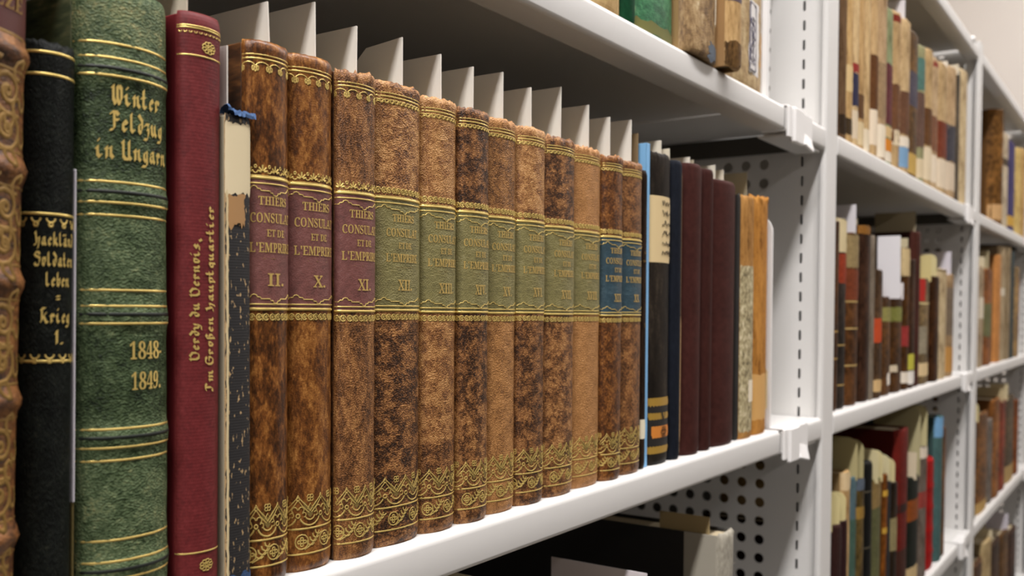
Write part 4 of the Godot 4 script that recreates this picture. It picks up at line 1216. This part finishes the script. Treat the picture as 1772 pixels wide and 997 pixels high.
	far_book("navy purple cloth volume with a yellow foot label", "volumes on the upper shelf of the third bay", 1.4965, 1.6217, Y_U, 0.219, "4a4370", "cloth", [[0.062, 0.176, "d3a84e"]])
	far_book("yellow cream paper volume right of the navy purple one", "volumes on the upper shelf of the third bay", 1.6286, 1.7177, Y_U, 0.221, "d9bd72", "vellum", [])
	far_book("buff paper volume, last one in view on third bay upper shelf", "volumes on the upper shelf of the third bay", 1.7214, 1.8164, Y_U, 0.232, "c9a565", "vellum", [])
	# third bay, middle shelf
	far_book("grey marbled volume with a torn white label, middle shelf of third bay", "volumes on the middle shelf of the third bay", 1.0513, 1.1602, Y_L, 0.210, "b09c80", "vellum", [[0.484, 0.691, "e6dbc6", 0.3, 0.9]])
	far_book("orange brown volume beside the tall orange folder", "volumes on the middle shelf of the third bay", 1.1644, 1.2613, Y_L, 0.208, "a3683a", "mottle", [[0.297, 0.643, "7a7a52", 0.1, 0.8]])
	far_book("tall plain orange folder on the middle shelf of the third bay", "volumes on the middle shelf of the third bay", 1.3342, 1.3962, Y_L, 0.246, "d0935a", "cloth", [])
	far_book("tall grey cream volume with a pale patch right of the orange folder", "volumes on the middle shelf of the third bay", 1.3987, 1.4745, Y_L, 0.270, "b3a080", "vellum", [[0.569, 0.634, "e3d9c4", 0.1, 0.6]])
	far_book("tall grey brown volume left of the thin dark teal volume", "volumes on the middle shelf of the third bay", 1.4799, 1.5575, Y_L, 0.274, "9a886a", "vellum", [])
	far_book("thin dark teal volume, middle shelf of third bay", "volumes on the middle shelf of the third bay", 1.5604, 1.6276, Y_L, 0.267, "3f4a4c", "cloth", [])
	far_book("tan and russet volume, last one in view on third bay middle shelf", "volumes on the middle shelf of the third bay", 1.6336, 1.7589, Y_L, 0.232, "b8945f", "mottle", [[0.225, 0.894, "8a4a2a", 0.55, 1.0]])
	# third bay, lower shelf
	far_book("black green volume beside the second upright, lower shelf of third bay", "volumes on the lower shelf of the third bay", 1.0171, 1.0913, Y_LL, 0.205, "23251d", "cloth", [[0.235, 0.449, "8a7350"]])
	far_book("orange brown volume with broken curled head, lower shelf of third bay", "volumes on the lower shelf of the third bay", 1.0940, 1.2519, Y_LL, 0.210, "8d5f30", "mottle", [[0.004, 0.116, "c3a064"]])
	far_book("thin grey volume right of the volume with curled head", "volumes on the lower shelf of the third bay", 1.2550, 1.3126, Y_LL, 0.188, "77706a", "vellum", [])
	far_book("tall orange tan volume, lower shelf of third bay", "volumes on the lower shelf of the third bay", 1.3158, 1.4180, Y_LL, 0.227, "a9713f", "mottle", [])
	far_book("red orange leather volume, lower shelf of third bay", "volumes on the lower shelf of the third bay", 1.4215, 1.5246, Y_LL, 0.216, "9c4a30", "mottle", [])
	far_book("grey brown volume with a buff foot, lower shelf of third bay", "volumes on the lower shelf of the third bay", 1.5323, 1.7121, Y_LL, 0.213, "6b583e", "mottle", [[0.004, 0.201, "b79a68"]])
	far_book("thin russet volume, last one in view on third bay lower shelf", "volumes on the lower shelf of the third bay", 1.7165, 1.7742, Y_LL, 0.196, "9a5a30", "mottle", [])
	# third bay, bottom shelf
	far_book("short cream volume beside the second upright, bottom shelf", "volumes on the bottom shelf of the third bay", 1.0080, 1.0750, Y_LLL, 0.226, "d9c8a0", "vellum", [])
	far_book("brown volume with uneven head, bottom shelf of third bay", "volumes on the bottom shelf of the third bay", 1.0777, 1.2000, Y_LLL, 0.207, "6f4d33", "mottle", [])
	far_book("beige volume with cream head, bottom shelf of third bay", "volumes on the bottom shelf of the third bay", 1.2030, 1.3323, Y_LLL, 0.232, "bda77a", "vellum", [])
	far_book("dark brown volume, middle of the bottom shelf in view", "volumes on the bottom shelf of the third bay", 1.3356, 1.4832, Y_LLL, 0.198, "4d3626", "mottle", [])
	far_book("brown volume with a gold flecked spine, bottom shelf of third bay", "volumes on the bottom shelf of the third bay", 1.4869, 1.6194, Y_LLL, 0.196, "7a5a38", "mottle", [])
	far_book("dark brown tall volume, last one in view on the bottom shelf", "volumes on the bottom shelf of the third bay", 1.6235, 1.7742, Y_LLL, 0.172, "54382a", "mottle", [])

func far_cards() -> void:
	var g1 := "cards in the second bay"
	slip("white sheet standing above the first volumes of the second bay middle shelf", g1, 0.119, Y_L, 0.2450, -0.010, 0.045, "dfdce0", 0.034)
	slip("cream card in the thick brown volume of the second bay", g1, 0.135, Y_L, 0.2300, -0.014, 0.03, "e3d9c2", 0.024)
	slip("cream card stub beside the white papers, second bay middle shelf", g1, 0.165, Y_L, 0.2330, -0.020, 0.05, "cfc3a4", 0.013)
	slip("folded white papers hanging out over the olive labelled volumes", g1, 0.290, Y_L, 0.2180, 0.006, 0.03, "f2f0f4", 0.0855, false, 0.05)
	slip("small white paper stack on the second olive labelled volume", g1, 0.365, Y_L, 0.1560, -0.006, 0.03, "efeaec", 0.024)
	slip("beige card in front of the tall dark maroon folio's board", g1, 0.478, Y_L, 0.2680, -0.014, 0.06, "b5a98c", 0.035)
	slip("cream card in the volume with the big tan square label", g1, 0.408, Y_L, 0.2230, -0.010, 0.03, "cbbf9e", 0.019)
	slip("yellow cream card above the small bright red label", g1, 0.560, Y_L, 0.2050, -0.006, 0.04, "d8c88e", 0.042)
	slip("cream rounded card above the dark brown plain volume", g1, 0.615, Y_L, 0.2100, -0.008, 0.035, "dccf9c", 0.042, true)
	slip("pale lilac card at the end of the second bay middle shelf", g1, 0.780, Y_L, 0.2230, -0.014, 0.06, "dcd8e2", 0.046)
	slip("white card above the parchment volumes of the second bay", g1, 0.372, Y_U, 0.2500, -0.012, 0.045, "e3dfe2", 0.037)
	slip("white folded paper head on the russet labelled volume", g1, 0.655, Y_U, 0.2230, -0.004, 0.02, "efe8da", 0.011)
	slip("cream card tip above the slate labelled volume", g1, 0.760, Y_U, 0.2400, -0.004, 0.03, "e5dac2", 0.018)
	for q in [[0.022, 0.212, "cream rounded card in the first maroon binder of the three"], [0.052, 0.212, "cream rounded card in the middle maroon binder of the three"], [0.078, 0.210, "cream rounded card in the last maroon binder of the three"]]:
		slip(q[2], g1, q[0], Y_LL, q[1], -0.006, 0.03, "ddd09a", q[1] - 0.173, true)
	slip("large olive cream rounded card above the blue grey volume", g1, 0.128, Y_LL, 0.2700, -0.006, 0.05, "b9ae80", 0.053, true)
	slip("second large olive cream rounded card behind the first, lower shelf", g1, 0.158, Y_LL, 0.2640, -0.006, 0.05, "b5ab7e", 0.052, true)
	slip("cream rounded card between the black and the green grey volumes", g1, 0.226, Y_LL, 0.2440, -0.004, 0.03, "d9cda0", 0.045, true)
	slip("tall cream rounded card in the green grey volume", g1, 0.250, Y_LL, 0.2400, -0.004, 0.03, "d6ca9a", 0.042, true)
	slip("cream card beside the thin orange brown volume", g1, 0.298, Y_LL, 0.2280, -0.006, 0.03, "d9cfa4", 0.036, true)
	slip("short cream rounded card above the rubbed black green volume", g1, 0.322, Y_LL, 0.2200, -0.004, 0.03, "d3c796", 0.033, true)
	slip("pale card stub above the dark green volume with orange label", g1, 0.466, Y_LL, 0.2110, -0.004, 0.03, "dccdb0", 0.042)
	slip("large pale olive card behind the red folio", g1, 0.500, Y_LL, 0.2770, -0.006, 0.07, "b9b088", 0.107, true)
	slip("large cream card in the grey volume near the red one", g1, 0.552, Y_LL, 0.2760, -0.006, 0.07, "c9bf92", 0.068, true)
	var g2 := "cards in the third bay"
	slip("cream crumpled card above the grey marbled volume of the third bay", g2, 1.110, Y_L, 0.2300, -0.006, 0.03, "ddd0b0", 0.024)
	slip("grey beige card above the orange brown volume of the third bay", g2, 1.215, Y_L, 0.2480, -0.012, 0.06, "b3a684", 0.044)
	slip("cream rounded card above the black green volume of the third bay", g2, 1.060, Y_LL, 0.2420, -0.004, 0.04, "d8c996", 0.041, true)
	slip("buff card between the orange tan and the red orange volumes of the third bay", g2, 1.440, Y_LL, 0.2480, -0.006, 0.06, "cdbb92", 0.036, true)
	slip("cream card in the red orange volume of the third bay", g2, 1.505, Y_LL, 0.2520, -0.004, 0.04, "d9caa2", 0.040)
	slip("white sheet above the gold flecked brown volume, bottom shelf", g2, 1.575, Y_LLL, 0.2350, -0.006, 0.05, "d9d4de", 0.044)
	slip("cream torn card above the beige volume, bottom shelf", g2, 1.290, Y_LLL, 0.2480, -0.004, 0.04, "dccfae", 0.020)

func materials() -> void:
	font = SystemFont.new()
	font.font_names = PackedStringArray(["Droid Serif"])
	font.font_weight = 700
	pebble_bytes = noise(900, FastNoiseLite.TYPE_CELLULAR, 0.2, 2, 256, 1536)
	TEX["pebble"] = grey(pebble_bytes, 256, 1536)
	TEX["grain"] = grey(noise(901, FastNoiseLite.TYPE_SIMPLEX, 0.12, 3, 128, 512), 128, 512)
	TEX["crinkle"] = grey(noise(902, FastNoiseLite.TYPE_SIMPLEX, 0.09, 3, 512, 1024, 1, 0.6), 512, 1024)
	var wv := PackedByteArray()
	for y in 512:
		for x in 128:
			wv.append(128 + (50 if y % 3 == 0 else 0) - (40 if (x + y) % 4 == 0 else 0))
	TEX["weave"] = grey(wv, 128, 512)
	TEX["mottle"] = hide_tex(910, 96, 384, [[0.0, "5a5a5a"], [0.45, "b4b4b4"], [0.8, "e8e8e8"], [1.0, "ffffff"]], 0.5, 0.5, 0.3, 1.4, 10, 2)
	TEX["vellum"] = hide_tex(911, 96, 384, [[0.0, "7d7060"], [0.4, "d6cec2"], [0.7, "f2eee6"], [1.0, "ffffff"]], 0.5, 0.4, 0.3, 1.2, 10, 4)
	TEX["cloth"] = hide_tex(912, 96, 384, [[0.0, "a8a8a8"], [0.6, "e4e4e4"], [1.0, "ffffff"]], 0.4, 0.3, 0.5, 0.9, 10)
	TEX["paper"] = hide_tex(913, 64, 128, [[0.0, "e2dfd8"], [1.0, "ffffff"]], 0.5, 0.3, 0.2, 0.8, 30)
	M.steel = plain("dcdad6", 0.38, 0.0, 0.5)
	M.dark_back = plain("6d6a64", 0.6)
	M.plastic = plain("efedea", 0.3)
	var pg := noise(914, FastNoiseLite.TYPE_VALUE, 0.45, 2, 256, 64)
	var pc := PackedByteArray()
	for y in 64:
		for x in 256:
			var v := 0.62 + 0.3 * pg[x + 256 * 10] / 255.0
			pc.append(int(232 * v)); pc.append(int(212 * v)); pc.append(int(172 * v))
	M.pages = skin(ImageTexture.create_from_image(Image.create_from_data(256, 64, false, Image.FORMAT_RGB8, pc)), Color.WHITE, 0.9)
	M.pages.uv1_triplanar = true
	M.pages.uv1_scale = Vector3(14, 14, 14)
	var gl := hide_tex(915, 128, 512, [[0.0, "6a4c22"], [0.3, "a5822f"], [0.6, "d6b45c"], [1.0, "ecd48c"]], 0.4, 0.5, 0.4, 1.5, 30)
	M.gold = plain("f0d27c", 0.34, 0.6)
	M.gold_dull = plain("dcbb6e", 0.4, 0.5)
	M.gold_rubbed = plain("8a7440", 0.5, 0.35)
	M.groove = plain("151a14", 0.5)
	M.web = plain("4c4840", 0.6)
	M.gold_old = plain("94733a", 0.5, 0.4)
	TEX["gold"] = gl
	for q in [["label_maroon", "744640", 920], ["label_olive", "7e7648", 921], ["label_blue", "2a434e", 922]]:
		var c := Color(q[1])
		var lt := hide_tex(q[2], 96, 768, [[0.0, c.darkened(0.45).to_html(false)], [0.5, c.to_html(false)], [1.0, c.lightened(0.25).to_html(false)]], 0.25, 0.25, 0.3, 0.9, 0, 1, 20.0)
		M[q[0]] = skin(lt, Color.WHITE, 0.5, TEX["pebble"], 0.008 if q[2] == 920 else 0.02)
	M.label_gold = plain("b8923f", 0.45, 0.4)
	M.board_leather = skin(hide_tex(925, 128, 512, [[0.0, "1a0e07"], [0.5, "3f2511"], [1.0, "7b4f26"]], 0.5, 0.4, 0.3, 1.3, 0), Color.WHITE, 0.5)
	M.board_leather.uv1_triplanar = true
	M.board_leather.uv1_scale = Vector3(6, 6, 6)
	M.green_board = skin(hide_tex(926, 96, 384, [[0.0, "1f2a1c"], [0.6, "5b6444"], [1.0, "a89d74"]], 0.4, 0.4, 0.4, 1.3, 10), Color.WHITE, 0.6)
	M.green_board.uv1_triplanar = true
	M.green_board.uv1_scale = Vector3(6, 6, 6)
	M.black_cloth = plain("1b1916", 0.6)
	M.red_cloth = tint("cloth", "6e2428")
	M.blue_cloth = tint("cloth", "4a648c")
	M.linen = skin(hide_tex(927, 96, 384, [[0.0, "7d776a"], [0.5, "9a9485"], [1.0, "b5ae9e"]], 0.3, 0.4, 0.5, 1.2, 10), Color.WHITE, 0.85, TEX["weave"], 0.03)
	M.marble = skin(hide_tex(928, 96, 384, [[0.0, "5a5038"], [0.35, "9a8c66"], [0.7, "b8aa84"], [1.0, "d9cdaa"]], 0.3, 0.6, 0.4, 1.7, 8), Color.WHITE, 0.75)
	# black cloth chipped down to cream board
	var ca := noise(930, FastNoiseLite.TYPE_SIMPLEX, 0.05, 4, 128, 1024, 2, 0.6)
	var cb := PackedByteArray()
	for i in ca.size():
		var x := i % 128
		var chip: bool = ca[i] > 188 + (10 if x > 30 else -10) or x > 121 + (ca[i] - 128) / 16 or x < 14 + (ca[i] - 128) / 12
		var sh := (ca[(i * 7) % ca.size()] - 128) / 12
		if chip:
			cb.append(178 + sh); cb.append(148 + sh); cb.append(104 + sh)
		else:
			cb.append(32 + sh / 2); cb.append(30 + sh / 2); cb.append(30 + sh / 2)
	M.chipped = skin(ImageTexture.create_from_image(Image.create_from_data(128, 1024, false, Image.FORMAT_RGB8, cb)), Color.WHITE, 0.65, TEX["weave"], 0.02)

func lamp(x: float, y: float, z: float, size: Vector2, energy: float, label: String) -> void:
	var t := thing("ceiling_lamp", label, "ceiling lamp", Vector3(x, y, z), "strip lamps under the ceiling")
	put("housing", bev_mesh(Vector3(0, 0.035, 0), Vector3(size.x + 0.05, 0.06, size.y + 0.05), 0.006), plain("e8e8e6", 0.5), t)
	var g := plain("ffffff", 0.6)
	g.emission_enabled = true
	g.emission = Color(1.0, 0.985, 0.985)
	g.emission_energy_multiplier = 1.5
	put("diffuser", bev_mesh(Vector3(0, 0.002, 0), Vector3(size.x, 0.006, size.y), 0.001), g, t)
	var a := AreaLight3D.new()
	a.name = "lamp_light"
	a.area_size = size
	a.light_energy = energy
	a.light_color = Color(1.0, 0.985, 0.985)
	a.area_range = 12.0
	a.area_attenuation = 2.0
	a.shadow_enabled = true
	t.add_child(a, true)
	a.position = Vector3(0, -0.004, 0)
	a.rotation = Vector3(-PI / 2, 0, 0)

func _ready() -> void:
	# camera: a horizontal shift-lens view along the shelves
	var cam := Camera3D.new()
	cam.name = "camera"
	add_child(cam)
	var at := CameraAttributesPhysical.new()
	at.frustum_near = 0.05
	at.frustum_far = 60.0
	at.frustum_focal_length = 35.0
	at.frustum_focus_distance = 0.47
	at.exposure_aperture = 13.0
	cam.attributes = at
	var yaw := 0.59710
	var pitch := -0.026499
	var roll := 0.0066084
	var fw := Vector3(cos(yaw) * cos(pitch), sin(pitch), -sin(yaw) * cos(pitch))
	var r0 := fw.cross(Vector3.UP).normalized()
	var u0 := r0.cross(fw)
	cam.transform = Transform3D(Basis(r0 * cos(roll) + u0 * sin(roll), u0 * cos(roll) - r0 * sin(roll), -fw), Vector3(-1.08203, BASE_Y - 0.08766, 0.30071))
	var f_px := 1653.63
	cam.projection = Camera3D.PROJECTION_FRUSTUM
	cam.near = 0.05
	cam.far = 60.0
	cam.size = 997.0 / f_px * 0.05
	cam.frustum_offset = Vector2(0, (578.49 - 498.5) / f_px * 0.05)
	cam.current = true

	var we := WorldEnvironment.new()
	we.name = "environment"
	var e := Environment.new()
	e.background_mode = Environment.BG_COLOR
	e.background_color = Color(0.02, 0.02, 0.02)
	e.tonemap_mode = Environment.TONE_MAPPER_LINEAR
	e.tonemap_exposure = 3.45
	e.sdfgi_enabled = true
	e.ssao_enabled = true
	e.ssil_enabled = true
	we.environment = e
	add_child(we)

	var Y_LAMP := 3.05
	for q in [[-3.15, "strip lamp over the aisle far behind the camera", 1.0], [-1.85, "strip lamp over the aisle behind the camera", 1.0], [-0.55, "strip lamp over the aisle above the nearest bay", 0.85], [0.75, "strip lamp over the aisle above the second bay", 0.33], [2.05, "strip lamp over the aisle by the end wall", 0.44]]:
		lamp(q[0], Y_LAMP, 0.475, Vector2(1.2, 0.12), q[2], q[1])
	for q in [[-1.2, "strip lamp over the far side of the room, near end"], [1.2, "strip lamp over the far side of the room, far end"]]:
		lamp(q[0], Y_LAMP, 2.4, Vector2(1.2, 0.12), 0.4, q[1])

	materials()
	# the room
	var wall := plain("dcd5cd", 0.85)
	var far_wall := plain("6f675c", 0.8)
	struct("floor", bev_mesh(Vector3.ZERO, Vector3(8.4, 0.1, 4.4), 0.002), plain("4f4b45", 0.5), Vector3(-0.3, -0.05, 1.45))
	struct("ceiling", bev_mesh(Vector3.ZERO, Vector3(8.4, 0.1, 4.4), 0.002), plain("eeece6", 0.9), Vector3(-0.3, 3.22, 1.45))
	struct("wall_back", bev_mesh(Vector3.ZERO, Vector3(8.4, 3.17, 0.1), 0.002), wall, Vector3(-0.3, 1.585, -0.42))
	struct("wall_front", bev_mesh(Vector3.ZERO, Vector3(8.4, 3.17, 0.1), 0.002), far_wall, Vector3(-0.3, 1.585, 3.3))
	struct("wall_left", bev_mesh(Vector3.ZERO, Vector3(0.1, 3.17, 3.62), 0.002), far_wall, Vector3(-4.0, 1.585, 1.44))
	struct("wall_right", bev_mesh(Vector3.ZERO, Vector3(0.1, 3.17, 3.62), 0.002), wall, Vector3(2.75, 1.585, 1.44))

	# the shelving
	make_upright(-1.0, "steel upright at the near end of the nearest bay, beside the camera")
	make_upright(0.0, "light grey slotted steel upright with perforated panel between first and second bay")
	make_upright(1.0, "light grey slotted steel upright between second and third bay")
	make_upright(2.0, "steel upright closing the third bay at the far end")
	var bay := ["nearest bay", "second bay", "third bay"]
	for i in 3:
		var x0 := -1.0 + i
		for s in [[Y_T, "top"], [Y_U, "upper"], [Y_L, "middle"], [Y_LL, "lower"], [Y_LLL, "bottom"]]:
			make_shelf(x0 + 0.001, x0 + 0.9545, s[0], "light grey steel shelf with folded front edge, %s shelf of the %s" % [s[1], bay[i]], s[1] != "top")
		var t := thing("back_panel", "grey steel back panel of the " + bay[i], "back panel", Vector3(x0 + 0.4775, 0, -0.334), "back panels of the shelving run")
		put("sheet", bev_mesh(Vector3(0, (Y_T + 0.01) * 0.5, 0), Vector3(0.95, Y_T + 0.01, 0.002), 0.0005), M.dark_back, t)

	near_books()
	matched_set()
	upper_near_books()
	lower_near_books()
	far_rows()
	far_cards()
	print("tris built")
